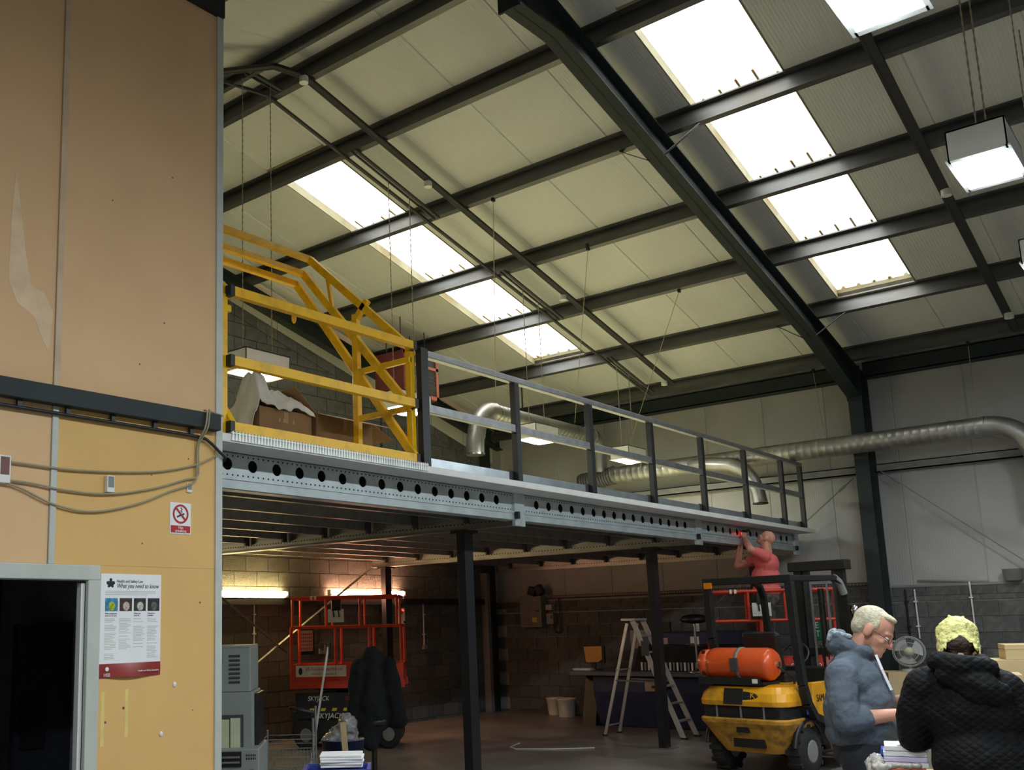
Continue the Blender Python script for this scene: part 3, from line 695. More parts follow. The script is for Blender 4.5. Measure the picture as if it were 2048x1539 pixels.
MB().tube([(12.07, 8.6, 4.16), (12.09, 8.6, 4.4)]+arc((12.62, 8.6, zr-.48), .50, R(172), R(92), 8)+[(12.66, 8.6, zr)], .138, 20, cap=False).build('elbow', M_duct, d2_, world=True)
MB().tube([(12.07, 8.6, 4.15), (12.07, 8.6, 4.18)], .15, 20, cap=False).build('mouth_rim', M_chrome, d2_, world=True)
MB().tube([(12.07, 8.6, 4.19), (12.07, 8.6, 4.20)], .13, 16).build('mouth_damper', M_black, d2_, world=True)
MB().tube(arc((15.62, 8.6, zr-.22), .22, R(90), R(0), 8)+[(15.84, 8.6, dz+.05)], .138, 20, cap=False).build('drop_leg', M_duct, d2_, world=True)
for x in (12.66, 15.62): MB().tube([(x-.012, 8.6, zr), (x+.012, 8.6, zr)], .146, 20).build('clamp_band', M_chrome, d2_, world=True)
fp = thing('black_flue_pipe', 'short black pipe behind the guard rail near the gable', 'pipe', (15.0, 9.9, 5.0))
MB().tube([(15.0, 10.25, 5.02), (15.0, 9.1, 5.02)], .085, 16).build('pipe', M_black, fp, world=True)
MB().tube([(15.0, 10.26, 5.02), (15.0, 10.2, 5.02)], .1, 16).build('collar', M_black, fp, world=True)
MB().bar((15.0, 9.6, 5.1), (15.0, 9.6, 5.85), .02).build('hanger', M_darkgrey, fp, world=True)
# unit heater
ht = thing('unit_heater', 'dull red unit heater hung from the roof near the gable', 'heater', (12.15, 9.8, 5.15))
hx0, hx1, hy0, hy1, hz0, hz1 = 11.81, 12.66, 9.72, 10.33, 5.25, 5.98
MB().box(hx0, hx1, hy0, hy1, hz0, hz1).build('casing', M_red, ht, world=True, bevel=.01)
fr_ = MB().box(hx0, hx1, hy0-.03, hy0, hz0, hz0+.06).box(hx0, hx1, hy0-.03, hy0, hz1-.06, hz1).box(hx0, hx0+.06, hy0-.03, hy0, hz0, hz1).box(hx1-.06, hx1, hy0-.03, hy0, hz0, hz1).box(hx0, hx1, hy0-.03, hy0, hz1-.24, hz1-.19)
gf_ = fr_.build('grille_frame', mk('heater_frame', (.42, .12, .07), .45), ht, world=True)
MB().box(hx0+.06, hx1-.06, hy0-.006, hy0-.001, hz0+.06, hz1-.06).build('grille_opening', M_black, ht, world=True)
for i in range(7):
    z = hz0+.1+.06*i; MB().cbox(((hx0+hx1)/2, hy0-.015, z), (hx1-hx0-.14, .004, .04), rot=Matrix.Rotation(R(35), 3, 'X')).build('louvre', M_darkgrey, gf_, world=True)
for x in (hx0+.12, hx1-.12):
    for y in (hy0+.15, hy1-.15): MB().tube([(x, y, hz1-.01), (x, y, roofz(x)-.01)], .01, 6).build('drop_rod', M_darkgrey, ht, world=True)

# ================================================================== THINGS ON THE PARTITION
def cable(pts, r, name, label, mat=None, grp=None):
    t = thing(name, label, 'cable', pts[0], 0, grp)
    P = [Vector(p) for p in pts]; out = []
    for i in range(len(P)-1):
        p0 = P[max(i-1, 0)]; p1 = P[i]; p2 = P[i+1]; p3 = P[min(i+2, len(P)-1)]
        for k in range(6):
            u = k/6; out.append(.5*((2*p1)+(p2-p0)*u+(2*p0-5*p1+4*p2-p3)*u*u+(3*p1-p0-3*p2+p3)*u**3))
    out.append(P[-1]); MB().tube(out, r, 6).build('sheath', mat or M_cable, t, world=True)
    return t
Y_ = YP-.02
bc = cable([(1.0, Y_-.01, 2.905), (2.6, Y_-.01, 2.905), (3.5, Y_-.01, 2.90), (3.95, Y_-.01, 2.895), (4.05, Y_-.01, 2.87), (4.12, Y_-.015, 2.82), (4.17, Y_-.015, 2.785), (4.2, 5.02, 2.77)], .011, 'black_cable', 'thick black cable clipped below the dark rail', M_black)
for x in (2.72, 3.02, 3.32, 3.62, 3.9): MB().box(x-.014, x+.014, Y_-.016, Y_+.006, 2.895, 2.952).build('cable_clip', M_black, bc, world=True)
cable([(1.2, Y_, 2.62), (2.64, Y_, 2.60), (3.1, Y_, 2.595), (3.6, Y_, 2.635), (3.9, Y_, 2.70), (4.05, Y_, 2.76), (4.12, Y_, 2.80)], .006, 'slack_cable', 'grey slack cable, topmost of those hung on the partition', None, 'slack cables on the partition')
cable([(1.5, Y_, 2.50), (2.66, Y_, 2.50), (3.0, Y_, 2.475), (3.3, Y_, 2.475), (3.6, Y_, 2.53), (3.86, Y_, 2.61), (3.955, Y_, 2.64), (3.965, Y_, 2.72), (3.97, Y_, 2.85), (3.985, YP-.085, 2.95), (4.0, YP-.085, 3.06), (4.05, YP-.03, 3.075), (4.16, YP-.03, 3.06)], .006, 'slack_cable', 'grey cable turning up over the dark rail at the corner', None, 'slack cables on the partition')
cable([(2.2, Y_, 2.52), (2.66, Y_, 2.485), (2.95, Y_, 2.39), (3.2, Y_, 2.365), (3.5, Y_, 2.43), (3.75, Y_, 2.53), (3.93, Y_, 2.60), (3.952, Y_, 2.70), (3.957, Y_, 2.85), (3.965, YP-.085, 2.95), (3.98, YP-.085, 3.05), (4.0, YP-.03, 3.075)], .006, 'slack_cable', 'grey slack cable, lowest loop on the partition', None, 'slack cables on the partition')
def wbox(x, z, w_, h_, d_, label, two=None):
    t = thing('wall_box', label, 'wall box', (x, YP, z))
    MB().box(x-w_/2, x+w_/2, YP-d_, YP, z-h_/2, z+h_/2).build('casing', M_white, t, world=True, bevel=.004)
    MB().box(x-w_*.36, x+w_*.36, YP-d_-.002, YP-d_, z-h_*.2, z+h_*.44).build('face', two or M_midgrey, t, world=True)
wbox(3.315, 2.535, .052, .10, .03, 'small white box with a grey face on the middle cable')
wbox(2.645, 2.555, .07, .15, .04, 'white box with a brown face at the left picture edge', mk('brown_face', (.16, .06, .05), .4))
wbox(3.905, 2.565, .04, .06, .012, 'tiny grey tab above the no smoking sign')
# no smoking sign
ns = thing('no_smoking_sign', 'white no smoking sign with red ring on the ochre board', 'sign', (3.84, YP, 2.365))
MB().box(3.76, 3.92, YP-.004, YP, 2.27, 2.465).build('plate', M_paper, ns, world=True)
MB().box(3.766, 3.914, YP-.006, YP-.004, 2.278, 2.322).build('red_band', M_redink, ns, world=True)
F = lambda x, z, y=YP-.0062: frame((x-3.84, y-YP, z-2.365), (1, 0, 0), (0, 0, 1))
text('lettering', 'No', .028, M_paper, ns, F(3.84, 2.309, YP-.0075)); text('lettering', 'smoking', .026, M_paper, ns, F(3.84, 2.289, YP-.0075))
ring = MB(); n = 28
for rr, rq in ((.060, .048),):
    vs = []
    for i in range(n):
        a = 2*math.pi*i/n
        for r_ in (rr, rq): vs.append((3.84+r_*math.cos(a), YP-.0065, 2.395+r_*math.sin(a)))
    ring.add(vs, [(2*i, 2*i+1, (2*i+3) % (2*n), (2*i+2) % (2*n)) for i in range(n)])
ring.build('ring', M_redink, ns, world=True, mods=[('SOLIDIFY', {'thickness': .002})])
MB().bar((3.803, YP-.0062, 2.432), (3.877, YP-.0062, 2.358), .004, .011, (1, 0, 1)).build('slash', M_redink, ns, world=True)
MB().bar((3.812, YP-.0052, 2.376), (3.868, YP-.0052, 2.398), .002, .010, (0, 0, 1)).build('cigarette', M_blackink, ns, world=True)
MB().tube([(3.852, YP-.0055, 2.405), (3.842, YP-.0055, 2.416), (3.852, YP-.0055, 2.426), (3.84, YP-.0055, 2.434)], .003, 5).build('smoke_curl', M_blackink, ns, world=True)
# law poster
ps = thing('safety_poster', 'white health and safety law poster with red footer', 'poster', (3.49, YP, 1.72))
MB().box(3.28, 3.70, YP-.003, YP, 1.495, 2.015).build('sheet', M_paper, ps, world=True)
ft = MB(); k = 8
vs = []
for i in range(k+1):
    x = 3.27+.43*i/k; zt = 1.50-.0; zb = 1.425+.0*i
    vs += [(x, YP-.0045, 1.503), (x, YP-.006-.012*math.sin(math.pi*i/k), 1.46), (x, YP-.004-.022*math.sin(math.pi*i/k)**2, 1.425)]
ft.add(vs, [(3*i+j, 3*i+3+j, 3*i+4+j, 3*i+1+j) for i in range(k) for j in range(2)], True); ft.build('red_footer', mk('poster_red', (.28, .035, .03), .3), ps, world=True)
P = lambda x, z: frame((x-3.49, -.0035, z-1.72), (1, 0, 0), (0, 0, 1))
text('heading', 'What you need to know', .038, M_blackink, ps, P(3.42, 1.945), align='LEFT', sx=.78, shear=.25).matrix_local = P(3.385, 1.945)
text('heading', 'Health and Safety Law', .024, M_blackink, ps, P(3.385, 1.972), align='LEFT', sx=.85)
cr = MB()
for dx, dz_, r_ in ((0, 0, .018), (-.018, .004, .011), (.018, .004, .011), (0, .022, .010), (-.012, -.014, .009), (.012, -.014, .009)): cr.ball((3.345+dx, YP-.003, 1.958+dz_), (r_, .001, r_), 8, 6)
cr.build('crest', M_blackink, ps, world=True)
cols = [((.05, .25, .42), (.35, .42, .03)), ((.06, .03, .03), (.5, .42, .36)), ((.03, .04, .03), (.55, .5, .5)), ((.03, .03, .03), (.12, .11, .10))]
for i, (ca, cb) in enumerate(cols):
    xq = 3.31+.098*i
    MB().box(xq, xq+.085, YP-.004, YP-.003, 1.80, 1.875).build('photo', mk('photo_%d' % i, ca, .4, var=.5, scale=50), ps, world=True)
    MB().ball((xq+.045, YP-.004, 1.828), (.024, .0012, .026), 10, 6).build('photo_figure', mk('photo_fig_%d' % i, cb, .4, var=.4, scale=60), ps, world=True)
M_faint = mk('faint_ink', (.55, .58, .52), .8)
ln = MB(); rnd_ = random.Random(3)
for zq in (1.915, 1.905, 1.895): ln.box(3.31, 3.66-.06*(zq < 1.9), YP-.0038, YP-.003, zq-.002, zq+.002)
for i in range(4):
    xq = 3.31+.098*i; zq = 1.765
    for j in range(26 if i in (0, 3) else 20):
        zq -= .009
        if rnd_.random() < .22: continue
        ln.box(xq, xq+.05+.03*rnd_.random(), YP-.0038, YP-.003, zq-.002, zq+.002)
o = ln.build('small_print', M_faint, ps, world=True); o['kind'] = 'stuff'
for i in (0, 2, 3): text('subheading', ['What employers\nmust do for you', '', 'What you\nmust do', 'If there\'s a\nproblem'][i], .012, M_blackink, ps, P(3.31+.098*i, 1.78), align='LEFT')
text('footer_print', 'Health and Safety Executive', .013, M_paper, ps, frame((3.53-3.49, -.022, 1.455-1.72), (1, 0, 0), (0, 0, 1)), align='LEFT')
text('footer_mark', 'HSE', .026, M_paper, ps, frame((3.325-3.49, -.014, 1.44-1.72), (1, 0, 0), (0, 0, 1)))
MB().lathe([(.012, 0), (.012, .002)], 12, frame((3.325, YP-.013, 1.474), (1, 0, 0), (0, 0, 1))).build('footer_emblem', M_paper, ps, world=True)

# ================================================================== ELECTRICS ON THE BLOCK WALLS
ec = thing('electrical_cabinet', 'grey electrical cabinet with a yellow warning mark', 'cabinet', (16.4, 10.45, 1.55))
MB().box(16.28, 16.485, 10.24, 10.70, 1.57, 2.14).build('body', M_midgrey, ec, world=True, bevel=.006)
MB().box(16.27, 16.28, 10.26, 10.68, 1.59, 2.12).build('door', mk('cab_door', (.17, .17, .17), .5), ec, world=True, bevel=.004)
MB().prism([(10.33, 1.66), (10.43, 1.66), (10.43, 1.74), (10.40, 1.75), (10.33, 1.75)], lambda u, v, t: (t, u, v), 16.266, 16.271).build('warning_mark', M_hazard, ec, world=True)
MB().box(16.262, 16.27, 10.27, 10.35, 1.86, 1.885).build('catch', M_black, ec, world=True)
iso = thing('isolator_switch', 'small grey isolator switch beside the electrical cabinet', 'switch', (16.42, 10.1, 1.6))
MB().box(16.36, 16.485, 10.03, 10.18, 1.62, 1.82).build('body', M_midgrey, iso, world=True, bevel=.005)
MB().box(16.37, 16.485, 10.06, 10.19, 1.88, 1.98).build('label_box', mk('pale_box', (.4, .4, .38), .5), iso, world=True)
MB().tube([(16.35, 10.06, 1.78), (16.33, 10.06, 1.72)], .012, 6).build('lever', M_chrome, iso, world=True)
cable([(16.45, 9.95, 2.1), (16.44, 9.93, 1.8), (16.44, 9.92, 1.55), (16.44, 9.98, 1.46), (16.44, 10.06, 1.5), (16.44, 10.08, 1.63)], .012, 'black_cable', 'black looped cable under the isolator switch', M_black)
pk = thing('black_package', 'two dark crumpled packs lying on top of the electrical cabinet', 'package', (16.4, 10.4, 2.15))
MB().cbox((16.38, 10.46, 2.24), (.14, .16, .16), rot=Matrix.Rotation(R(20), 3, 'X')).build('pack', M_fblack, pk, world=True, bevel=.02)
MB().cbox((16.38, 10.31, 2.26), (.14, .14, .19), rot=Matrix.Rotation(R(-25), 3, 'X')).build('pack', M_fblack, pk, world=True, bevel=.02)
def conduit(x, y, z0, z1, label, axis='gable', mat=None, boxh=.09):
    t = thing('wall_conduit', label, 'conduit', (x, y, z0), 0, 'conduit drops on the block walls')
    MB().tube([(x, y, z0), (x, y, z1)], .012, 8).build('pipe', mat or M_white, t, world=True)
    for k in (.25, .75): MB().cbox((x, y, z0+(z1-z0)*k), (.05, .05, .02)).build('saddle', mat or M_white, t, world=True)
    if boxh: MB().cbox((x, y-.01 if axis == 'gable' else y, z0-boxh/2), (.09 if axis == 'gable' else .05, .05 if axis == 'gable' else .09, boxh)).build('socket_box', mat or M_midgrey, t, world=True, bevel=.004)
conduit(10.12, 11.37, 1.45, 2.02, 'white conduit with a hanging box above the grey machine')
conduit(14.16, 11.37, 1.32, 2.02, 'white conduit down the gable to a socket right of the orange lift')
conduit(11.53, 11.37, 1.42, 2.02, 'dark conduit behind the left end of the orange lift', mat=M_darkgrey)
conduit(13.0, 11.37, 1.62, 2.02, 'dark conduit behind the middle post at the gable', mat=M_darkgrey)
conduit(16.46, 3.895, 1.30, 2.02, 'bent white trunking right of the column', 'r', None, 0)
conduit(16.46, 3.17, 1.2, 2.1, 'white conduit at the right above the blond head', 'r', None, 0)
conduit(13.15, 11.37, 3.3, 5.3, 'dark pipe on the gable blocks behind the yellow gate', mat=M_darkgrey, boxh=0)
conduit(16.46, 4.02, 1.30, 2.02, 'dark pipe beside the white trunking right of the column', 'r', M_fblack, 0)
# wall calendar, notices, thermostat on the gable
cl_ = thing('wall_calendar', 'wall calendar hung behind the left end of the orange lift', 'calendar', (11.2, 11.37, 1.45))
MB().box(11.08, 11.36, 11.375, 11.385, 1.30, 1.62).build('page', mk('calendar_page', (.42, .36, .33), .8), cl_, world=True)
MB().box(11.04, 11.40, 11.382, 11.386, 1.25, 1.64).build('backing', M_black, cl_, world=True)
g = MB()
for i in range(6):
    for j in range(5): g.box(11.10+.043*i, 11.125+.043*i, 11.373, 11.376, 1.33+.055*j, 1.355+.055*j)
o = g.build('date_marks', M_redink, cl_, world=True); o['kind'] = 'stuff'
nt_ = thing('pinned_notice', 'two pale slips pinned to the gable right of the centre post', 'notice', (13.2, 11.38, 1.6))
MB().box(13.08, 13.22, 11.378, 11.386, 1.70, 1.92).build('slip', M_decal, nt_, world=True); MB().box(13.10, 13.20, 11.376, 11.379, 1.73, 1.80).build('picture', M_darkgrey, nt_, world=True); MB().box(13.10, 13.24, 11.378, 11.386, 1.50, 1.67).build('slip', mk('grey_slip', (.4, .4, .38), .7), nt_, world=True)
th = thing('lift_charger_box', 'pale control box with a red lamp on the gable', 'control box', (13.52, 11.34, 1.75))
MB().box(13.42, 13.60, 11.33, 11.386, 1.68, 1.96).build('body', M_decal, th, world=True, bevel=.005)
MB().lathe([(.03, 0), (.03, .02)], 12, frame((13.50, 11.33, 1.89), (1, 0, 0), (0, 0, 1))).build('dial', M_midgrey, th, world=True)
MB().ball((13.54, 11.325, 1.92), .014, 8, 6).build('indicator', M_led, th, world=True)
MB().lathe([(.018, 0), (.018, .02)], 8, frame((13.57, 11.33, 1.72), (1, 0, 0), (0, 0, 1))).build('knob', M_black, th, world=True)
bx = thing('switch_box', 'small pale switch box beside the wall calendar', 'switch box', (11.56, 11.37, 1.3))
MB().box(11.49, 11.62, 11.35, 11.386, 1.25, 1.40).build('body', mk('old_cream', (.34, .32, .28), .5), bx, world=True, bevel=.004)
for z in (1.30, 1.345): MB().box(11.54, 11.56, 11.342, 11.352, z, z+.02).build('rocker', M_black, bx, world=True)
pt = thing('cooking_pot', 'dull metal pot standing on the block wall ledge', 'pot', (16.46, 2.62, 2.086)); pt.scale = (.78, .78, .95)
MB().lathe([(.13, .0), (.15, .01), (.17, .17), (.175, .175), (.165, .17), (.15, .02), (.01, .015)], 20, Matrix.Translation((0, 0, 0))).build('body', M_midgrey, pt)
MB().tube([(0, -.17, .14), (0, -.20, .16), (0, -.2, .12), (0, -.17, .1)], .008, 6).build('handle', M_black, pt)
lt = thing('ledge_strip_light', 'thin unlit strip leaning along the wall ledge', 'strip', (16.5, 3.3, 2.1))
MB().bar((16.56, 3.86, 2.15), (16.56, 2.95, 2.095), .03, .02).build('strip', M_bracecol, lt, world=True)
fs = thing('fire_exit_sign', 'green fire exit sign on the block wall behind the forklift', 'sign', (16.48, 5.42, 1.3))
MB().box(16.475, 16.487, 5.25, 5.60, 1.30, 1.60).build('plate', M_signgreen, fs, world=True)
for s_, z in (('FIRE', 1.515), ('EXIT', 1.385)): text('lettering', s_, .135, M_decal, fs, frame((-.009, 0, z-1.3), (0, -1, 0), (0, 0, 1)), sx=.9)
# ================================================================== ON THE MEZZANINE
FM, FW, FK = R(14.8-90), R(10.7-90), R(19.8-90)     # the same for people further right, who are seen at an angle
FACE = R(41.42-90)          # local +x = right in the picture, local +y = away from the viewer
def pallet(x, y, rz_, label):
    t = thing('wooden_pallet', label, 'pallet', (x, y, 3.0), rz_, 'pallets on the mezzanine')
    for i in range(6): MB().box(-.6, .6, -.5+.18*i, -.4+.18*i, .12, .14).build('deck_slat', M_wood, t)
    for xx in (-.6, -.05, .5):
        for yy in (-.5, -.05, .4): MB().box(xx, xx+.1, yy, yy+.1, .02, .10).build('spacer_block', M_wood, t)
        MB().box(xx, xx+.1, -.5, .5, .10, .12).build('stringer', M_wood, t)
        MB().box(xx, xx+.1, -.5, .5, .0, .02).build('bottom_slat', M_wood, t)
pallet(6.0, 6.75, 0, 'dark pallet under the two cardboard boxes'); pallet(7.35, 6.8, R(2), 'dark pallet right of the open cardboard box')
def carton(x0, x1, y0, y1, z0, z1, label, flaps, mat=None, name='cardboard_box', tape=True, grp=None):
    c = ((x0+x1)/2, (y0+y1)/2, z0); t = thing(name, label, 'cardboard box', c, 0, grp); mat = mat or M_card; b = MB(); e = .006
    b.box(x0, x1, y0, y0+e, z0, z1).box(x0, x1, y1-e, y1, z0, z1).box(x0, x0+e, y0+e, y1-e, z0, z1).box(x1-e, x1, y0+e, y1-e, z0, z1).box(x0, x1, y0, y1, z0, z0+e)
    if not flaps: b.box(x0, x1, y0, y1, z1-e, z1)
    b.build('carton', mat, t, world=True)
    for sd, a in (flaps or []):
        L_ = (y1-y0)*.5 if sd in 'ns' else (x1-x0)*.42
        ca, sa = math.cos(R(a))*L_, math.sin(R(a))*L_
        q = {'s': [(x0, y0, z1), (x1, y0, z1), (x1, y0-ca, z1+sa), (x0, y0-ca, z1+sa)], 'n': [(x0, y1, z1), (x1, y1, z1), (x1, y1+ca, z1+sa), (x0, y1+ca, z1+sa)],
             'e': [(x1, y0, z1), (x1, y1, z1), (x1+ca, y1, z1+sa), (x1+ca, y0, z1+sa)], 'w': [(x0, y0, z1), (x0, y1, z1), (x0-ca, y1, z1+sa), (x0-ca, y0, z1+sa)]}[sd]
        MB().add(q, [(0, 1, 2, 3)]).build('flap', mat, t, world=True, mods=[('SOLIDIFY', {'thickness': .006})])
    if tape: MB().box((x0+x1)/2-.025, (x0+x1)/2+.025, y0-.001, y0, z1-.12, z1-.001).build('tape', M_tape, t, world=True)
    return t
c1 = carton(5.72, 6.36, 6.35, 6.95, 3.14, 3.60, 'brown cardboard box with a white sheet heaped on it', None)
for x_ in (5.95, 6.0, 6.12): MB().box(x_, x_+.02, 6.348, 6.349, 3.48, 3.51).build('handling_mark', M_tape, c1, world=True)
c2 = carton(6.42, 7.2, 6.35, 7.0, 3.14, 3.63, 'open brown cardboard box with raised flaps behind the yellow gate', [('w', 38), ('e', -24), ('n', 55), ('s', -18)])
def remesh(o, vox, smooth=6):
    r_ = o.modifiers.new('remesh', 'REMESH'); r_.mode = 'VOXEL'; r_.voxel_size = vox; r_.use_smooth_shade = True
    if smooth: s_ = o.modifiers.new('smooth', 'SMOOTH'); s_.iterations = smooth; s_.factor = .5
    return o
def wrinkle(o, strength, size, seed=0):
    tx = bpy.data.textures.new('folds', 'CLOUDS'); tx.noise_scale = size; tx.noise_depth = 2
    d_ = o.modifiers.new('folds', 'DISPLACE'); d_.texture = tx; d_.strength = strength; d_.mid_level = .5; d_.texture_coords = 'LOCAL'
    return o
sh = thing('white_dust_sheet', 'crumpled white sheet heaped on the cardboard box', 'sheet', (6.0, 6.6, 3.6))
nx_, ny_ = 90, 64; vs = []
for i in range(nx_+1):
    for j in range(ny_+1):
        u, v = i/nx_, j/ny_; x = 5.50+.88*u; y = 6.322+.56*v
        h = .24*math.exp(-((x-5.79)/.085)**4-((y-6.50)/.15)**4)+.17*math.exp(-((x-5.66)/.07)**2-((y-6.45)/.14)**2)+.15*math.exp(-((x-6.02)/.17)**2-((y-6.55)/.2)**2)+.10*math.exp(-((x-6.22)/.14)**2-((y-6.52)/.2)**2)
        n_ = noise.noise(Vector((x*7, y*5, 1.3)))+.6*noise.noise(Vector((x*15+y*6, y*13-x*5, 4.1)))
        f_ = .035*(1-abs(n_)*1.6)*(.4+h*5)
        z = 3.606+h+max(-.004, f_)
        out = max(0, 5.715-x, (6.345-y))              # hangs over the box edges
        z -= min(.24, out*(2.2 if x < 5.72 else 3.2)*(.8+.5*noise.noise(Vector((x*9, y*9, 7)))))
        yy = y+(.05*out if y < 6.345 else 0); xx = x+.35*max(0, 5.715-x)
        vs.append((xx+.02*n_*(h > .05), min(yy, 6.9)-.0*u+.015*noise.noise(Vector((y*11, x*11, 2))), z))
b = MB().add(vs, [(i*(ny_+1)+j, i*(ny_+1)+j+1, (i+1)*(ny_+1)+j+1, (i+1)*(ny_+1)+j) for i in range(nx_) for j in range(ny_)], True)
o = b.build('cloth', M_sheet, sh, world=True, mods=[('SOLIDIFY', {'thickness': .004})])

# ================================================================== UNDER THE MEZZANINE, LEFT
def ctext(name, s_, size, mat, parent, x, y, z, **k): return text(name, s_, size, mat, parent, frame((x, y, z), (1, 0, 0), (0, 0, 1)), **k)
# grey finishing machine; local frame faces the viewer
gm = thing('finishing_machine', 'tall grey-green paper machine standing beside the partition edge', 'machine', (5.52, 6.42, 0), FACE)
MB().box(-.55, .115, 0, .55, 1.17, 1.535).build('upper_cabinet', M_greymachine, gm, bevel=.008)
MB().box(-.56, .11, -.005, .56, 1.525, 1.545).build('lid', M_greymachine, gm, bevel=.004)
MB().box(-.55, .135, -.01, .55, .72, 1.168).build('mid_cabinet', M_greymachine, gm, bevel=.008)
lv = MB()
for i in range(7): MB().tube([(-.06, -.003, 1.25+.035*i), (.03, -.003, 1.25+.035*i)], .009, 8).build('vent_louvre', M_darkgrey, gm)
MB().box(-.5, .06, -.02, 0, .735, .99).build('feed_opening', M_darkgrey, gm, bevel=.004)
MB().box(-.48, -.055, -.03, -.021, .735, .955).build('paper_block', mk('cream_paper', (.62, .64, .42), .8), gm)
MB().box(-.045, .035, -.03, -.021, .735, .965).build('paper_block', mk('cream_paper2', (.66, .68, .46), .8), gm)
MB().box(-.55, .20, -.14, .5, .0, .735).build('lower_cabinet', M_greymachine, gm, bevel=.01)
MB().box(-.5, .06, -.155, -.139, .60, .715).build('roller_bay', M_black, gm)
for z in (.635, .675): MB().tube([(-.5, -.16, z), (.05, -.16, z)], .012, 8).build('roller', M_chrome, gm)
for i in range(6):
    for z in (.66, .685): MB().box(.095+.014*i, .103+.014*i, -.142, -.139, z-.008, z+.008).build('vent_slot', M_black, gm)
MB().box(.12, .16, -.142, -.139, .48, .58).build('sticker', mk('sticker_grey', (.2, .21, .19), .4), gm)
MB().box(.14, .17, .1, .5, .74, 1.15).build('side_panel', M_black, gm)
# wire trolley
tr_ = thing('wire_trolley', 'grey wire basket trolley with black handle', 'trolley', (6.82, 7.12, 0), FACE)
for x in (-.26, .21):
    for y in (-.2, .2): MB().tube([(x, y, .08), (x, y, .92 if x > 0 else .70)], .011, 8).build('upright', M_midgrey, tr_)
for z in (.25, .33, .41, .49, .57, .65):
    for y in (-.2, .2): MB().tube([(-.26, y, z), (.21, y, z)], .005, 6).build('wire', M_midgrey, tr_)
    for x in (-.26, .21): MB().tube([(x, -.2, z), (x, .2, z)], .005, 6).build('wire', M_midgrey, tr_)
wv = MB()
for i in range(14): wv.tube([(-.24+.033*i, -.2, .22), (-.24+.033*i, -.2, .56)], .003, 5)
wv.build('mesh_front', M_midgrey, tr_)
MB().tube([(.0, -.2, .93), (.0, -.24, .94), (.22, -.22, .89), (.21, -.2, .85)], .018, 8).build('handle', M_black, tr_)
MB().box(-.26, .21, -.2, .2, .20, .212).build('base_tray', M_darkgrey, tr_)
for x in (-.24, .19):
    for y in (-.18, .18): MB().lathe([(.05, -.012), (.05, .012)], 12, Matrix.Translation((x, y, .05)) @ Matrix.Rotation(R(90), 4, 'X')).build('castor', M_rubber, tr_)
bt = thing('blue_tub', 'dark blue tub with crumpled plastic beside the trolley', 'tub', (7.55, 7.15, 0), FACE)
MB().lathe([(.17, 0), (.21, .55), (.225, .56), (.215, .56), (.17, .03), (.01, .02)], 20).build('tub', mk('tub_blue', (.02, .03, .12), .4), bt)
b = MB()
for p, r_ in (((0, 0, .58), (.16, .14, .12)), ((.05, -.05, .70), (.1, .1, .12)), ((-.1, .0, .56), (.12, .12, .06))): b.ball(p, r_, 12, 8)
o = b.build('plastic_wrap', mk('crumpled_plastic', (.30, .29, .28), .2, var=.3), bt); remesh(o, .015, 2); wrinkle(o, .08, .06)
for (x, y, h, tl, l) in ((6.25, 6.3, .62, 16, 'pale wooden batten leaning by the grey machine'), (7.0, 6.55, .80, -4, 'pale wooden batten upright behind the paper stack')):
    t = thing('wooden_batten', l, 'wood', (x, y, 0), FACE)
    MB().cbox((h/2*math.sin(R(tl)), 0, h/2), (.055, .03, h), rot=Matrix.Rotation(R(tl), 3, 'Y')).build('batten', M_wood2, t, bevel=.003)
# broom pole
br = thing('broom', 'pale broom handle leaning in front of the orange lift', 'broom', (8.3, 8.25, 0), FACE)
MB().tube([(-.10, 0, .05), (.12, .25, 1.44)], .013, 8).build('pole', M_decal, br); MB().tube([(.118, .247, 1.36), (.13, .26, 1.5)], .018, 8).build('grip', M_black, br)
MB().box(-.28, .08, -.04, .04, 0, .06).build('head', M_fblack, br)
# coat on a stool
st = thing('work_stool', 'black swivel stool hidden under the dark coat', 'stool', (8.55, 7.62, 0), FACE)
MB().tube([(0, 0, .08), (0, 0, .6)], .03, 10).build('gas_column', M_black, st); MB().lathe([(.19, .6), (.2, .63), (.18, .68), (.01, .69)], 20).build('seat', M_black, st)
for i in range(5): a = 2*math.pi*i/5; MB().bar((0, 0, .09), (.27*math.cos(a), .27*math.sin(a), .05), .04, .03).build('foot', M_black, st); MB().ball((.27*math.cos(a), .27*math.sin(a), .03), .03, 8, 6).build('castor', M_rubber, st)
MB().bar((0, .17, .62), (0, .2, 1.15), .06, .02).build('back_stem', M_black, st)
ct = thing('hung_coat', 'black coat draped over the stool in front of the orange lift', 'coat', (8.52, 7.58, .3), FACE)
b = MB()
b.cap((0, .1, 1.0), (.02, .02, .40), .15, .20, 14, .8).cap((-.16, .06, .93), (-.24, -.04, .22), .10, .10, 12).cap((.17, .06, .93), (.26, -.02, .35), .10, .11, 12).ball((.02, .1, .99), (.13, .12, .12), 14, 10).cap((-.14, .08, .93), (.16, .08, .93), .10, .10)
b.cap((-.02, .0, .5), (-.06, -.04, .16), .17, .14, 12, .7)
o = b.build('coat_body', M_coat, ct); remesh(o, .02, 8); wrinkle(o, .05, .13)
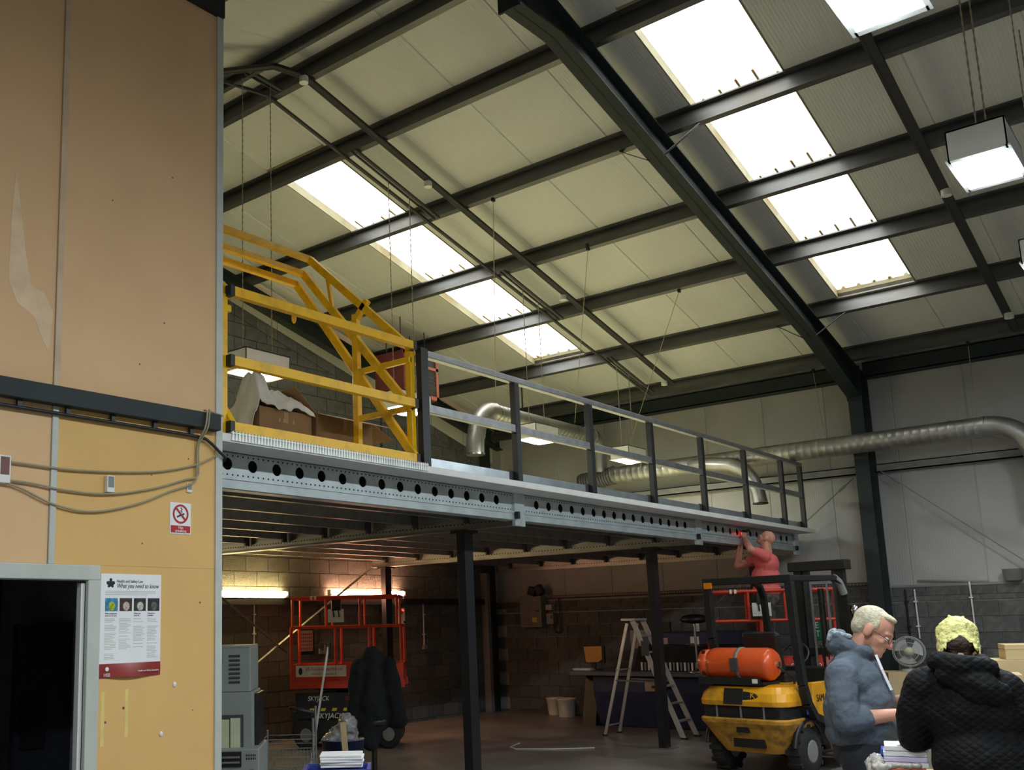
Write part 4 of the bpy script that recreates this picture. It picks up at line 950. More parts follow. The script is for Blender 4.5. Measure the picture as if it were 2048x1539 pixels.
# blue crates with paper in the foreground
for k in range(3):
    t = thing('blue_crate', ['bottom blue crate of the stack under the white paper', 'middle blue crate of the stack under the white paper', 'top blue crate carrying the white paper pile'][k], 'crate', (4.50, 4.31, .285*k), FACE, 'stacked blue crates')
    MB().box(-.19, .19, -.14, .14, 0, .02).box(-.19, .19, -.14, -.125, .02, .275).box(-.19, .19, .125, .14, .02, .275).box(-.19, -.175, -.125, .125, .02, .275).box(.175, .19, -.125, .125, .02, .275).build('shell', M_bluecrate, t)
    MB().box(-.2, .2, -.15, -.13, .255, .284).box(-.2, .2, .13, .15, .255, .284).box(-.2, -.18, -.13, .13, .255, .284).box(.18, .2, -.13, .13, .255, .284).build('rim', M_bluecrate, t)
pp = thing('paper_pile', 'bright white pile of paper on the blue crates', 'paper', (4.52, 4.29, .857), FACE)
for k in range(5): MB().cbox((.006*math.sin(3*k), .004*math.cos(5*k), .008+.015*k), (.25+.008*math.sin(7*k), .2, .013), rot=Matrix.Rotation(R(3*math.sin(4*k)), 3, 'Z')).build('ream', M_paper, pp, bevel=.004)

# ================================================================== SCISSOR LIFTS
def scissor(loc, rz_, label):
    t = thing('scissor_lift', label, 'scissor lift', loc, rz_, 'orange scissor lifts')
    MB().box(-.80, .80, -.33, .33, .12, .46).build('chassis', M_fblack, t, bevel=.02)
    MB().box(-.84, -.60, -.36, .36, .2, .50).build('front_guard', M_fblack, t, bevel=.015)
    for x in (-.62, .62):
        for y in (-.36, .36): 
            wh = MB().lathe([(.17, -.05), (.19, -.035), (.19, .035), (.17, .05)], 20, Matrix.Translation((x, y, .19)) @ Matrix.Rotation(R(90), 4, 'X')).build('wheel', M_rubber, t)
            MB().lathe([(.09, -.056), (.09, .056)], 14, Matrix.Translation((x, y, .19)) @ Matrix.Rotation(R(90), 4, 'X')).build('hub', M_midgrey, wh)
    side = MB().box(-.78, .80, -.385, -.365, .40, .74).build('side_cover', M_fblack, t, bevel=.006)
    for i in range(7): MB().prism([(-.74+.17*i, .50), (-.67+.17*i, .50), (-.655+.17*i, .54), (-.725+.17*i, .54)], lambda u, v, q: (u, q, v), -.388, -.384).build('hazard_dash', M_hazard, side)
    ctext('maker_name', 'SKYJACK', .085, M_decal, side, -.43, -.387, .665, sx=.95, shear=.2); ctext('maker_name', 'SKYJACK', .10, M_decal, side, -.26, -.387, .435, sx=1., shear=.2)
    ctext('maker_name', 'QTQ', .06, M_redink, side, .04, -.387, .665)
    for k, (za, zb) in enumerate(((.50, .66), (.66, .84))):
        for y in (-.25, .25):
            MB().bar((-.7, y, za), (.7, y, zb), .03, .06).build('scissor_arm', M_fblack, t); MB().bar((-.7, y, zb), (.7, y, za), .03, .06).build('scissor_arm', M_fblack, t)
    MB().box(-.82, .84, -.36, .36, .86, .90).build('deck', M_redlift, t)
    for y in (-.37, .36): 
        tb = MB().box(-.84, .86, y, y+.01, .86, 1.12).build('toe_board', M_redlift, t)
        if y < 0:
            MB().box(-.77, .0, y-.003, y, .955, 1.105).build('hire_sign', M_decal, tb)
            ctext('hire_lettering', 'JPS Tool & Access Hire Ltd', .062, M_redink, tb, -.34, y-.004, 1.055, sx=.80); ctext('hire_lettering', '01642 491770  www.jpsaccess.co.uk', .032, M_redink, tb, -.34, y-.004, .992, sx=.8)
            MB().ball((-.70, y-.003, 1.03), (.03, .002, .05), 8, 6).build('hire_emblem', M_blackink, tb)
            ctext('model_lettering', 'SJIII 3219', .12, M_decal, tb, .36, y-.004, 1.0, sx=.86)
    for x in (-.84, .85): MB().box(x, x+.01, -.36, .36, .86, 1.12).build('toe_board', M_redlift, t)
    MB().box(-.86, .88, -.39, -.36, .80, .90).box(-.86, .88, .36, .39, .80, .90).build('platform_sill', M_redlift, t)
    def tube_(name, pts, r_=.02, mat=None): MB().tube(pts, r_, 8).build(name, mat or M_redlift, t)
    for y in (-.35, .35):
        tube_('top_rail', [(-.84, y, 2.02), (.80, y, 2.02)], .024); tube_('mid_rail', [(-.84, y, 1.62), (.84, y, 1.62)], .022)
        for x in (-.82, -.30, .22, .78): tube_('upper_upright', [(x, y, 1.62), (x, y, 2.02)])
        for x in (-.84, -.16, .36, .84): tube_('lower_upright', [(x, y, .9), (x, y, 1.62)], .024)
    for x in (-.84, .82):
        tube_('end_rail', [(x, -.35, 2.02), (x, .35, 2.02)]); tube_('end_rail', [(x, -.35, 1.62), (x, .35, 1.62)])
    for x in (-.52, -.46): MB().cbox((x, -.38, 2.02), (.03, .05, .055)).build('reflective_band', M_decal, t)
    MB().box(-.26, -.02, -.43, -.385, 1.68, 1.86).build('document_pouch', M_decal, t); MB().box(-.2, -.06, -.45, -.37, 1.84, 1.99).build('control_box', M_fblack, t, bevel=.01)
    for x in (-.18, -.1): MB().tube([(x, -.43, 1.85), (x+.01, -.44, 1.75)], .01, 6).build('lead', M_fblack, t)
    MB().box(.3, .6, -.2, .2, .9, 1.0).build('tool_box', M_redlift, t, bevel=.01)
    return t
lift1 = scissor((10.72, 10.0, 0), R(-54), 'orange scissor lift parked under the mezzanine near the tube lights')
lift1.scale = (.93, .95, 1.03)
lift2 = dup(lift1, (14.2, 5.2, 0), R(-66), 'red railed scissor lift carrying the worker behind the forklift'); lift2.scale = (1, 1, 1)

# ================================================================== PRINTING PRESS, LADDER, BUCKETS
pm = thing('printing_press', 'dark blue printing press against the right block wall', 'machine', (15.4, 7.2, 0))
MB().prism([(14.85, 0), (16.3, 0), (16.3, .8), (14.72, .8), (14.72, .55)], lambda u, v, t: (u, t, v), 5.9, 8.35).build('base', M_blue, pm, world=True, bevel=.02)
MB().prism([(14.75, 0), (16.2, 0), (16.2, .78), (14.95, .78)], lambda u, v, t: (u, t, v), 8.36, 8.6).build('black_skirt', M_black, pm, world=True)
MB().box(14.6, 16.3, 5.9, 8.7, .80, .86).build('worktop', mk('worktop_grey', (.10, .105, .12), .5), pm, world=True, bevel=.006)
MB().box(15.35, 16.3, 5.9, 7.95, .86, 1.46).build('upper_unit', M_blue, pm, world=True, bevel=.02)
MB().prism([(15.0, .86), (15.5, .86), (15.5, 1.30), (15.2, 1.24)], lambda u, v, t: (u, t, v), 6.0, 7.75).build('ink_hood', M_black, pm, world=True)
for i in range(18): MB().box(14.94, 14.96, 6.55+.06*i, 6.575+.06*i, .875, 1.0).build('comb_rib', M_decal if i % 2 else M_midgrey, pm, world=True)
MB().box(15.32, 15.36, 7.62, 7.95, 1.20, 1.50).build('side_panel', M_midgrey, pm, world=True, bevel=.01)
MB().box(15.34, 15.40, 7.25, 8.0, 1.46, 1.62).build('raised_screen', M_black, pm, world=True)
for y, z, w_, h_, mt in ((6.85, 1.30, .14, .17, M_decal), (6.55, 1.36, .1, .09, mk('bluish_note', (.3, .34, .42), .7)), (7.35, 1.32, .1, .1, mk('pinkish_note', (.5, .36, .33), .7))):
    MB().box(15.335, 15.349, y-w_/2, y+w_/2, z-h_/2, z+h_/2).build('stuck_note', mt, pm, world=True)
MB().box(14.70, 14.719, 7.25, 7.43, .57, .70).build('stuck_note', mk('tan_note', (.42, .30, .24), .7), pm, world=True)
MB().lathe([(.035, 0), (.04, .03)], 12, frame((14.62, 7.02, .70), (0, -1, 0), (0, 0, 1))).build('lock_knob', M_black, pm, world=True)
MB().tube([(14.68, 7.3, .64), (14.64, 7.1, .645), (14.68, 6.95, .64)], .018, 8).build('grab_handle', M_black, pm, world=True)
mo = thing('monitor', 'small monitor with an orange card on the press worktop', 'monitor', (15.1, 8.6, .86))
MB().box(15.06, 15.2, 8.42, 8.66, .86, .875).build('foot', M_black, mo, world=True); MB().box(15.11, 15.14, 8.5, 8.58, .87, 1.05).build('stem', M_black, mo, world=True)
MB().box(15.10, 15.15, 8.32, 8.70, .98, 1.26).build('screen', M_black, mo, world=True, bevel=.01)
MB().prism([(8.36, 1.04), (8.43, .99), (8.66, .985), (8.69, 1.24), (8.36, 1.25)], lambda u, v, t: (t, u, v), 15.088, 15.099).build('orange_card', M_orange, mo, world=True)
bk = thing('paper_booklets', 'thin stack of white booklets on the worktop edge', 'paper', (14.8, 8.6, .86))
for k in range(3): MB().cbox((14.8, 8.52+.02*k, .868+.014*k), (.2, .3, .011), rot=Matrix.Rotation(R(6*k), 3, 'Z')).build('booklet', M_decal if k else M_midgrey, bk, world=True)
bs = thing('bar_stool', 'black padded bar stool with chrome stem standing on the press', 'stool', (14.86, 6.62, .86))
MB().lathe([(.15, 0), (.16, .01), (.03, .03), (.02, .06)], 20).build('foot_disc', M_chrome, bs); MB().tube([(0, 0, .04), (0, 0, .74)], .018, 10).build('stem', M_chrome, bs)
MB().tube([(0, 0, .42), (-.02, .16, .42)], .012, 8).build('foot_rest', M_chrome, bs)
MB().lathe([(.05, .73), (.16, .75), (.19, .79), (.15, .85), (.06, .87), (.01, .875)], 20, Matrix.Diagonal((1, 1.15, 1, 1))).build('seat', M_black, bs)
wbk = thing('white_bottle', 'small white bottle on top of the press', 'bottle', (15.7, 6.95, 1.46))
MB().lathe([(.035, 0), (.035, .12), (.014, .15), (.014, .18)], 12).build('body', M_decal, wbk)
# stepladder
ld = thing('stepladder', 'aluminium stepladder standing open beside the right mezzanine post', 'ladder', (13.85, 6.95, 0))
for k, x in enumerate((13.60, 14.04)):
    xt = 13.66 if k == 0 else 13.98
    MB().bar((x+.1, 6.38, 0), (xt, 7.04, 1.68), .025, .075, (0, 1, 0)).build('front_stile', M_alu, ld, world=True, bevel=.003)
    MB().bar((x-.04, 7.54, 0), (xt, 7.12, 1.62), .02, .045, (0, 1, 0)).build('rear_leg', M_alu, ld, world=True, bevel=.003)
    MB().cbox((x+.1, 6.38, .012), (.05, .09, .024)).build('rubber_foot', M_rubber, ld, world=True); MB().cbox((x-.04, 7.54, .012), (.04, .06, .024)).build('rubber_foot', M_rubber, ld, world=True)
    MB().bar((x+.05, 6.71, .78), (x+.0, 7.33, .80), .01, .022).build('spreader', M_chrome, ld, world=True)
for i in range(6):
    f_ = (i+1)/7; y = 6.38+.66*f_; z = 1.68*f_
    MB().box(13.71-.03*f_, 14.13-.13*f_, y-.035, y+.045, z-.012, z+.012).build('step', M_alu, ld, world=True, bevel=.003)
MB().box(13.62, 14.02, 6.98, 7.2, 1.655, 1.69).build('top_cap', M_alu, ld, world=True, bevel=.005)
for z, y in ((.15, 7.5), (.95, 7.30)): MB().bar((13.58, y, z), (13.98, y, z), .02).build('rear_stretcher', M_alu, ld, world=True)
MB().box(13.655, 13.66, 6.80, 6.92, 1.15, 1.42).build('maker_label', M_darkgrey, ld, world=True)
for (x, y, s_, l) in ((16.17, 9.96, 1., 'white plastic bucket nearest the gable corner'), (15.95, 9.6, 1.05, 'white plastic bucket with a wire handle, beside the black skirt')):
    t = thing('plastic_bucket', l, 'bucket', (x, y, 0), 0, 'white buckets by the block wall'); t.scale = (s_, s_, s_)
    MB().lathe([(.13, 0), (.16, .27), (.17, .275), (.17, .30), (.158, .30), (.125, .02), (.01, .015)], 20).build('pail', M_decal, t)
    MB().tube(arc((0, 0, .26), .165, R(180), R(360), 10, (0, 1, 0), (-.5, 0, .85)), .004, 6).build('bail_handle', M_midgrey, t)
hs = thing('floor_hose', 'pale thin hose lying on the concrete floor', 'hose', (11.9, 7.5, 0))
MB().tube([(12.15, 8.1, .008), (11.7, 7.95, .008), (11.55, 7.75, .008), (11.8, 7.35, .008), (12.2, 6.95, .008)], .008, 6).build('hose', M_decal, hs, world=True)

# ================================================================== FORKLIFT (local +x forward)
fk = thing('forklift_truck', 'yellow forklift truck seen from behind with a gas bottle', 'forklift', (11.3, 4.33, 0), R(-7))
def fl(name, b, mat, bevel=0, parent=None): return b.build(name, mat, parent or fk, bevel=bevel)
# counterweight: lofted rounded sections
def loft(secs, n=24):
    """secs: (z, xback, xfront, halfwidth, corner radius)"""
    b = MB(); rings = []
    for z, xb, xf, hw, r_ in secs:
        ring = []
        for cx, cy, a0 in ((xb+r_, hw-r_, 90), (xb+r_, -hw+r_, 180)):
            for i in range(7): a = R(a0+90*i/6); ring.append((cx+r_*math.cos(a), cy+r_*math.sin(a), z))
        ring += [(xf, -hw, z), (xf, hw, z)]; rings.append(ring)
    k = len(rings[0]); vs = [p for r_ in rings for p in r_]
    fs = [(i*k+j, i*k+(j+1) % k, (i+1)*k+(j+1) % k, (i+1)*k+j) for i in range(len(rings)-1) for j in range(k)]
    b.add(vs, fs); b.add(rings[0], [tuple(range(k-1, -1, -1))]); b.add(rings[-1], [tuple(range(k))]); return b
cw = fl('counterweight', loft([(.24, -.30, .0, .34, .12), (.36, -.36, .2, .42, .14), (.50, -.44, .2, .49, .16), (.56, -.50, .2, .515, .17), (.60, -.51, .2, .52, .17), (.61, -.49, .2, .505, .17)]), M_fdirty, .008)
fl('grille_band', loft([(.60, -.45, .2, .485, .12), (.75, -.45, .2, .485, .12)]), M_fblack)
for y0, y1 in ((.30, .42), (.04, .26), (-.24, -.02), (-.43, -.28)): fl('grille_recess', MB().box(-.458, -.44, y0, y1, .635, .715), M_black, .004, cw)
for y in (.28, .0, -.26): fl('grille_post', MB().box(-.465, -.445, y-.008, y+.008, .61, .75), M_midgrey, 0, cw)
fl('rear_cowl', loft([(.74, -.49, .3, .51, .17), (.79, -.50, .3, .515, .18), (.87, -.46, .3, .50, .19), (.935, -.38, .3, .46, .19), (.955, -.28, .3, .41, .17)]), M_fyellow, .01)
bd = MB().ball((-.475, -.02, .845), (.012, .20, .05), 16, 8, Matrix.Rotation(R(18), 3, 'Y')); fl('badge', bd, M_fblack)
tM = frame((-.488, -.165, .852), (0, -1, 0), (.25, 0, 1)); text('badge_letter', 'K', .10, M_fyellow, fk, tM)
fl('document_flap', MB().cbox((-.485, .06, .84), (.012, .22, .17), rot=Matrix.Rotation(R(16), 3, 'Y')), M_black, .004)
fl('tow_slot', MB().box(-.458, -.40, -.07, .07, .46, .58), M_black, .004, cw); fl('lower_vent', MB().box(-.39, -.34, -.2, .15, .30, .39), M_black, .004, cw)
fl('body_floor', MB().box(0, 1.55, -.5, .5, .30, .50), M_fblack, .01); fl('engine_cover', MB().box(.0, .62, -.36, .36, .5, .93), M_fyellow, .02)
for s in (-1, 1):
    fl('side_panel', MB().prism([(.03, .62), (.50, .56), (.64, .64), (.64, .93), (.56, .97), (.08, .97)], lambda u, v, t: (u, t, v), .50*s, .56*s), M_fyellow, .012)
    fl('step_side', MB().prism([(.50, .22), (1.30, .22), (1.30, .50), (.62, .50), (.44, .40)], lambda u, v, t: (u, t, v), .50*s, .555*s), M_fyellow, .01)
    fl('running_strip', MB().bar((.35, .565*s, .57), (.9, .565*s, .53), .03, .07), M_fblack)
    fl('blue_stripe', MB().bar((-.1, .553*s, .67), (.15, .553*s, .69), .006, .05), M_bluecrate)
    wl_ = fl('rear_wheel', MB().lathe([(.16, -.09), (.24, -.075), (.26, -.04), (.26, .04), (.24, .075), (.16, .09)], 24, Matrix.Translation((0, .44*s, .26)) @ Matrix.Rotation(R(90), 4, 'X')), M_rubber)
    for i in range(12): a = 2*math.pi*i/12; fl('tread_lug', MB().cbox((.26*math.cos(a), .44*s, .26+.26*math.sin(a)), (.035, .15, .05), rot=Matrix.Rotation(-a, 3, 'Y')), M_rubber, 0, wl_)
    fl('rim', MB().lathe([(.10, -.095), (.14, -.085), (.14, .085), (.10, .095)], 16, Matrix.Translation((0, .44*s, .26)) @ Matrix.Rotation(R(90), 4, 'X')), M_midgrey, 0, wl_)
    w2 = fl('front_wheel', MB().lathe([(.2, -.1), (.31, -.085), (.33, -.04), (.33, .04), (.31, .085), (.2, .1)], 24, Matrix.Translation((1.38, .46*s, .33)) @ Matrix.Rotation(R(90), 4, 'X')), M_rubber)
    fl('wheel_arch', MB().tube(arc((0, .50*s, .26), .33, R(10), R(170), 12), .03, 6), M_fblack)
text('maker_name', 'SAMUK', .105, M_fblack, fk, frame((.27, -.563, .80), (1, 0, 0), (0, 0, 1)), sx=.80)
text('dealer_lettering', 'Fork Truck', .085, M_fblack, fk, frame((.70, -.558, .36), (1, 0, 0), (0, 0, 1)), sx=.8); text('dealer_lettering', '01405 322354', .085, M_fblack, fk, frame((.72, -.558, .275), (1, 0, 0), (0, 0, 1)), sx=.8)
fl('dealer_emblem', MB().tube(arc((.88, -.558, .43), .06, R(10), R(170), 8), .008, 5).tube([(.84, -.558, .41), (.86, -.558, .46)], .008, 5), M_fblack)
fl('warning_triangle', MB().prism([(.52, .64), (.56, .64), (.54, .60)], lambda u, v, t: (u, t, v), -.565, -.56), M_decal)
# overhead guard
for s in (-1, 1):
    pts = [(.12, .52*s, .95), (-.06, .50*s, 1.45), (-.10, .49*s, 2.04)] if s > 0 else [(.70, -.57, .53), (.30, -.57, .54), (.02, -.57, .62), (-.09, -.565, .76), (-.13, -.55, .95), (-.12, -.515, 1.45), (-.10, -.49, 2.04)]
    for p, q in zip(pts, pts[1:]): fl('guard_rear_leg', MB().bar(p, q, .075, .085, (0, 1, 0)), M_fblack, .006)
    g2 = [(-.10, .49*s, 2.08), (.95, .49*s, 2.10), (1.12, .49*s, 2.05), (1.22, .50*s, 1.90), (1.38, .52*s, .6)]
    for p, q in zip(g2, g2[1:]): fl('guard_front_leg', MB().bar(p, q, .06, .07, (0, 1, 0)), M_fblack, .006)
fl('guard_rear_bar', MB().box(-.14, -.06, -.53, .53, 2.04, 2.12), M_fblack, .008)
for x in (.15, .38, .61, .84, 1.05): fl('guard_slat', MB().box(x-.015, x+.015, -.47, .47, 2.07, 2.105), M_fblack)
fl('guard_wrap', MB().tube([(1.0, -.49, 2.10), (1.12, -.49, 2.05), (1.2, -.5, 1.92)], .045, 8), mk('plastic_film', (.25, .25, .25), .15))
fl('amber_lamp', MB().box(-.165, -.14, .40, .50, 2.0, 2.07), M_amber, .006)
# mast, backrest, forks, seat, wheel
for s in (-1, 1):
    fl('mast_channel', MB().box(1.66, 1.76, .26*s-.045, .26*s+.045, .08, 2.28), M_fblack); fl('inner_channel', MB().box(1.70, 1.78, .18*s-.03, .18*s+.03, .12, 2.22), M_darkgrey)
    fl('lift_chain', MB().box(1.65, 1.66, .1*s-.012, .1*s+.012, .5, 2.1), M_midgrey); fl('fork', MB().box(1.82, 2.45, .24*s-.05, .24*s+.05, .05, .09), M_fblack)
    fl('fork_shank', MB().box(1.82, 1.86, .24*s-.05, .24*s+.05, .05, .6), M_fblack)
fl('mast_head', MB().box(1.62, 1.80, -.36, .36, 2.22, 2.34), M_fblack, .008); fl('mast_cylinder', MB().tube([(1.7, 0, .2), (1.7, 0, 2.0)], .035, 10), M_fblack); fl('mast_tie', MB().box(1.66, 1.72, -.3, .3, 1.2, 1.28), M_fblack)
for i in range(5): fl('backrest_bar', MB().box(1.86, 1.88, -.4+.2*i-.012, -.4+.2*i+.012, .6, 1.25), M_fblack)
fl('carriage', MB().box(1.80, 1.86, -.46, .46, .25, .33).box(1.80, 1.86, -.46, .46, .52, .6), M_fblack)
fl('seat_base', MB().box(.15, .62, -.24, .24, .93, 1.06), M_black, .03); fl('seat_back', MB().cbox((.14, 0, 1.28), (.1, .44, .46), rot=Matrix.Rotation(R(-8), 3, 'Y')), M_black, .04)
fl('dashboard', MB().box(1.12, 1.36, -.42, .42, .55, 1.08), M_fblack, .02); fl('steering_column', MB().bar((1.2, .05, 1.0), (.98, .05, 1.2), .05), M_black)
fl('steering_wheel', MB().tube([Vector((.96, .05, 1.22))+Vector((.17*math.cos(a)*.6, .17*math.sin(a), .17*math.cos(a)*.8)) for a in [2*math.pi*i/20 for i in range(20)]], .013, 8, closed=True), M_black)
for i in range(4): fl('lever', MB().tube([(1.15, -.22-.07*i, 1.05), (1.05, -.24-.07*i, 1.32)], .009, 6), M_black); fl('lever_knob', MB().ball((1.05, -.24-.07*i, 1.33), .018, 8, 6), M_black)
fl('cab_note', MB().box(1.10, 1.118, -.36, -.2, .78, .92), M_decal); fl('cab_note', MB().box(1.10, 1.116, -.42, -.26, 1.1, 1.2), mk('pink_notice', (.62, .22, .2), .7))
fl('mirror_arm', MB().tube([(1.2, -.52, 1.8), (1.3, -.6, 1.75)], .01, 6), M_black); fl('headlamp', MB().ball((1.26, -.58, 1.72), (.05, .05, .07), 12, 8), M_chrome)
# gas bottle across the cowl
gb = thing('gas_bottle', 'orange gas bottle strapped across the back of the forklift', 'gas bottle', (11.3, 4.33, 0), R(-7))
GM = Matrix.Translation((-.22, .06, 1.17)) @ Matrix.Rotation(R(90), 4, 'X')
MB().lathe([(.06, -.40), (.12, -.395), (.16, -.36), (.175, -.30), (.175, .30), (.165, .34), (.13, .38), (.06, .395)], 28, GM).build('cylinder', M_gas, gb)
MB().lathe([(.15, -.46), (.155, -.46), (.155, -.36), (.15, -.36)], 24, GM).build('foot_ring', M_gas, gb)
for a in (40, 130, 220, 310): MB().cbox((-.22+.157*math.cos(R(a)), .06+.41, 1.17+.157*math.sin(R(a))), (.02, .035, .05)).build('ring_slot', M_black, gb)
MB().lathe([(.178, -.02), (.182, -.02), (.182, .02), (.178, .02)], 28, GM).build('strap', M_midgrey, gb); MB().box(-.42, -.395, .02, .11, 1.10, 1.24).build('strap_buckle', M_darkgrey, gb, bevel=.004)
MB().tube([(-.22, -.26, 1.17), (-.22, -.36, 1.17)], .03, 10).build('valve', M_chrome, gb); MB().tube([(-.22, -.34, 1.15), (-.2, -.42, 1.08), (-.1, -.44, 1.0), (.0, -.4, .96)], .012, 8).build('hose', M_black, gb)
MB().tube(arc((-.22, -.30, 1.17), .13, R(20), R(160), 8), .012, 6).build('valve_guard', M_black, gb)
MB().box(-.40, -.04, -.25, .52, .955, .985).box(-.42, -.39, -.22, .5, .955, 1.03).build('cradle', M_fblack, gb)
MB().box(-.425, -.42, -.20, -.14, .975, 1.02).build('tag', M_decal, gb)

# ================================================================== RIGHT: FAN, CARTONS, BENCH
fn = thing('desk_fan', 'grey desk fan standing on boxes by the right wall', 'fan', (15.48, 3.82, .881), R(-72))
for k, (r_, y) in enumerate(((.205, 0), (.205, .03), (.19, -.03), (.18, .06), (.12, -.045), (.06, -.05))):
    MB().tube([(r_*math.cos(a), y, .27+r_*math.sin(a)) for a in [2*math.pi*i/36 for i in range(36)]], .004 if k else .006, 6, closed=True).build('cage_ring', M_glassy, fn)
cg = MB()
for i in range(40): a = 2*math.pi*i/40; cg.tube([(.05*math.cos(a), -.05, .27+.05*math.sin(a)), (.17*math.cos(a), -.035, .27+.17*math.sin(a)), (.205*math.cos(a), 0, .27+.205*math.sin(a))], .0014, 4)
o = cg.build('cage_wires', M_glassy, fn); o['kind'] = 'stuff'
for i in range(3):
    a0 = R(100+120*i); vs = []
    for j in range(7):
        for r_, tw in ((.05, .012), (.175, .025)): a = a0+R(78)*j/6*(1 if r_ > .1 else .8); vs.append((r_*math.cos(a), .012+tw*(j/6-.5)*2, .27+r_*math.sin(a)))
    MB().add(vs, [(2*j, 2*j+1, 2*j+3, 2*j+2) for j in range(6)]).build('blade', mk('fan_blade', (.5, .51, .5), .4), fn, mods=[('SOLIDIFY', {'thickness': .003})])
MB().lathe([(.055, 0), (.05, .02), (.01, .028)], 20, frame((0, -.05, .27), (1, 0, 0), (0, 0, 1))).build('hub_cap', mk('fan_hub', (.58, .56, .40), .5), fn)
MB().lathe([(.06, 0), (.055, .09), (.03, .11)], 16, frame((0, .15, .27), (1, 0, 0), (0, 0, 1))).build('motor', M_glassy, fn); MB().tube([(0, .08, .0), (0, .08, .25)], .018, 10).build('stem', M_glassy, fn)
MB().lathe([(.12, 0), (.11, .025), (.03, .04)], 20, Matrix.Translation((0, .08, 0))).build('foot', M_glassy, fn)
def place_carton(x, y, w_, d_, z0, h_, rz_, label, mat, flaps=None):
    t = thing('cardboard_box', label, 'cardboard box', (x, y, z0), rz_, 'cartons on the right')
    e = .006; b = MB().box(-w_/2, w_/2, -d_/2, d_/2, 0, h_) if not flaps else MB().box(-w_/2, w_/2, -d_/2, -d_/2+e, 0, h_).box(-w_/2, w_/2, d_/2-e, d_/2, 0, h_).box(-w_/2, -w_/2+e, -d_/2, d_/2, 0, h_).box(w_/2-e, w_/2, -d_/2, d_/2, 0, h_).box(-w_/2, w_/2, -d_/2, d_/2, 0, e)
    b.build('carton', mat, t, bevel=.004); MB().box(-w_/2-.001, w_/2+.001, -d_/2-.001, d_/2+.001, h_*.66, h_*.66+.004).build('fold_line', M_tape, t)
    for s in (flaps or []): MB().cbox((s*(w_/2+.09), 0, h_+.03), (.2, d_, .005), rot=Matrix.Rotation(R(-20*s), 3, 'Y')).build('flap', mat, t)
    return t
place_carton(15.55, 3.84, .75, .6, 0, .44, R(-60), 'lower brown carton under the desk fan', M_card2); place_carton(15.55, 3.84, .72, .58, .441, .438, R(-62), 'upper brown carton under the desk fan', M_card2)
place_carton(15.5, 3.22, .4, .35, .88, .26, R(-55), 'small brown carton right of the fan', M_card); place_carton(15.5, 3.22, .5, .45, 0, .878, R(-55), 'tall brown carton standing below the small one', M_card2)
place_carton(10.7, 2.05, .62, .5, 0, .62, R(-75), 'lower pale carton at the right picture edge', M_card2); place_carton(10.7, 2.05, .6, .48, .621, .50, R(-77), 'pale carton behind the black coated shoulder', M_card2)
place_carton(11.5, 1.85, .6, .5, 0, .62, R(-75), 'rear pale carton standing on the floor at the right edge', M_card2); place_carton(11.5, 1.85, .6, .5, .621, .60, R(-72), 'pale carton stacked rearmost at the right edge', M_card2)
place_carton(11.5, 1.80, .42, .4, 1.222, .14, R(-72), 'shallow carton, topmost at the right edge', M_card2)


# packing bench with paper
pb = thing('packing_bench', 'packing bench between the two people, cut by the picture bottom', 'table', (5.33, 1.32, 0), FM)
MB().prism([(-.17, -.32), (-.02, -.32), (-.02, .14), (.62, .14), (.62, .5), (.0, .5), (.0, .1), (-.17, .1)], lambda u, v, t: (u, v, t), .86, .9).build('top', M_card2, pb)
for x, y in ((-.16, -.26), (-.07, -.26), (-.16, .08), (.56, .2), (.56, .48), (.03, .48)): MB().box(x, x+.045, y-.045, y, 0, .86).build('leg', M_midgrey, pb)
wp = thing('wrapped_bundle', 'orange bundle in clear plastic wrap under the paper', 'bundle', (5.14, 1.33, .90), FM)
MB().box(-.10, .07, -.12, .14, .0, .045).build('blue_layer', M_bluecrate, wp, bevel=.004); MB().box(-.105, .075, -.125, .14, .046, .10).build('orange_layer', mk('orange_red_card', (.72, .10, .02), .5), wp, bevel=.004)
b = MB().cap((-.13, -.1, .02), (-.13, .1, .1), .03, .04).cap((-.13, -.12, .11), (.05, -.12, .115), .012, .012).cap((-.13, .12, .1), (-.1, -.12, .1), .03, .03)
o = b.build('plastic_film', mk('clear_film', (.45, .42, .38), .15, var=.3), wp); remesh(o, .006, 1); wrinkle(o, .03, .03)
ps2 = thing('paper_stack', 'white and lilac paper stack on the wrapped bundle', 'paper', (5.16, 1.33, 1.0), FM)
for k in range(4): MB().cbox((-.005+.004*math.sin(5*k), 0, .012+.024*k), (.175, .2, .022), rot=Matrix.Rotation(R(2*math.sin(3*k)), 3, 'Z')).build('ream', M_paper if k != 1 else mk('lilac_paper', (.62, .58, .82), .8), ps2, bevel=.003)
bf = thing('blue_folder', 'blue folder lying behind the paper stack', 'folder', (5.30, 1.42, .90), FM)
MB().cbox((.02, .05, .125), (.16, .12, .03), rot=Matrix.Rotation(R(10), 3, 'Y')).box(-.08, .12, -.02, .12, 0, .11).build('cover', mk('folder_blue', (.03, .09, .42), .45), bf, bevel=.004)
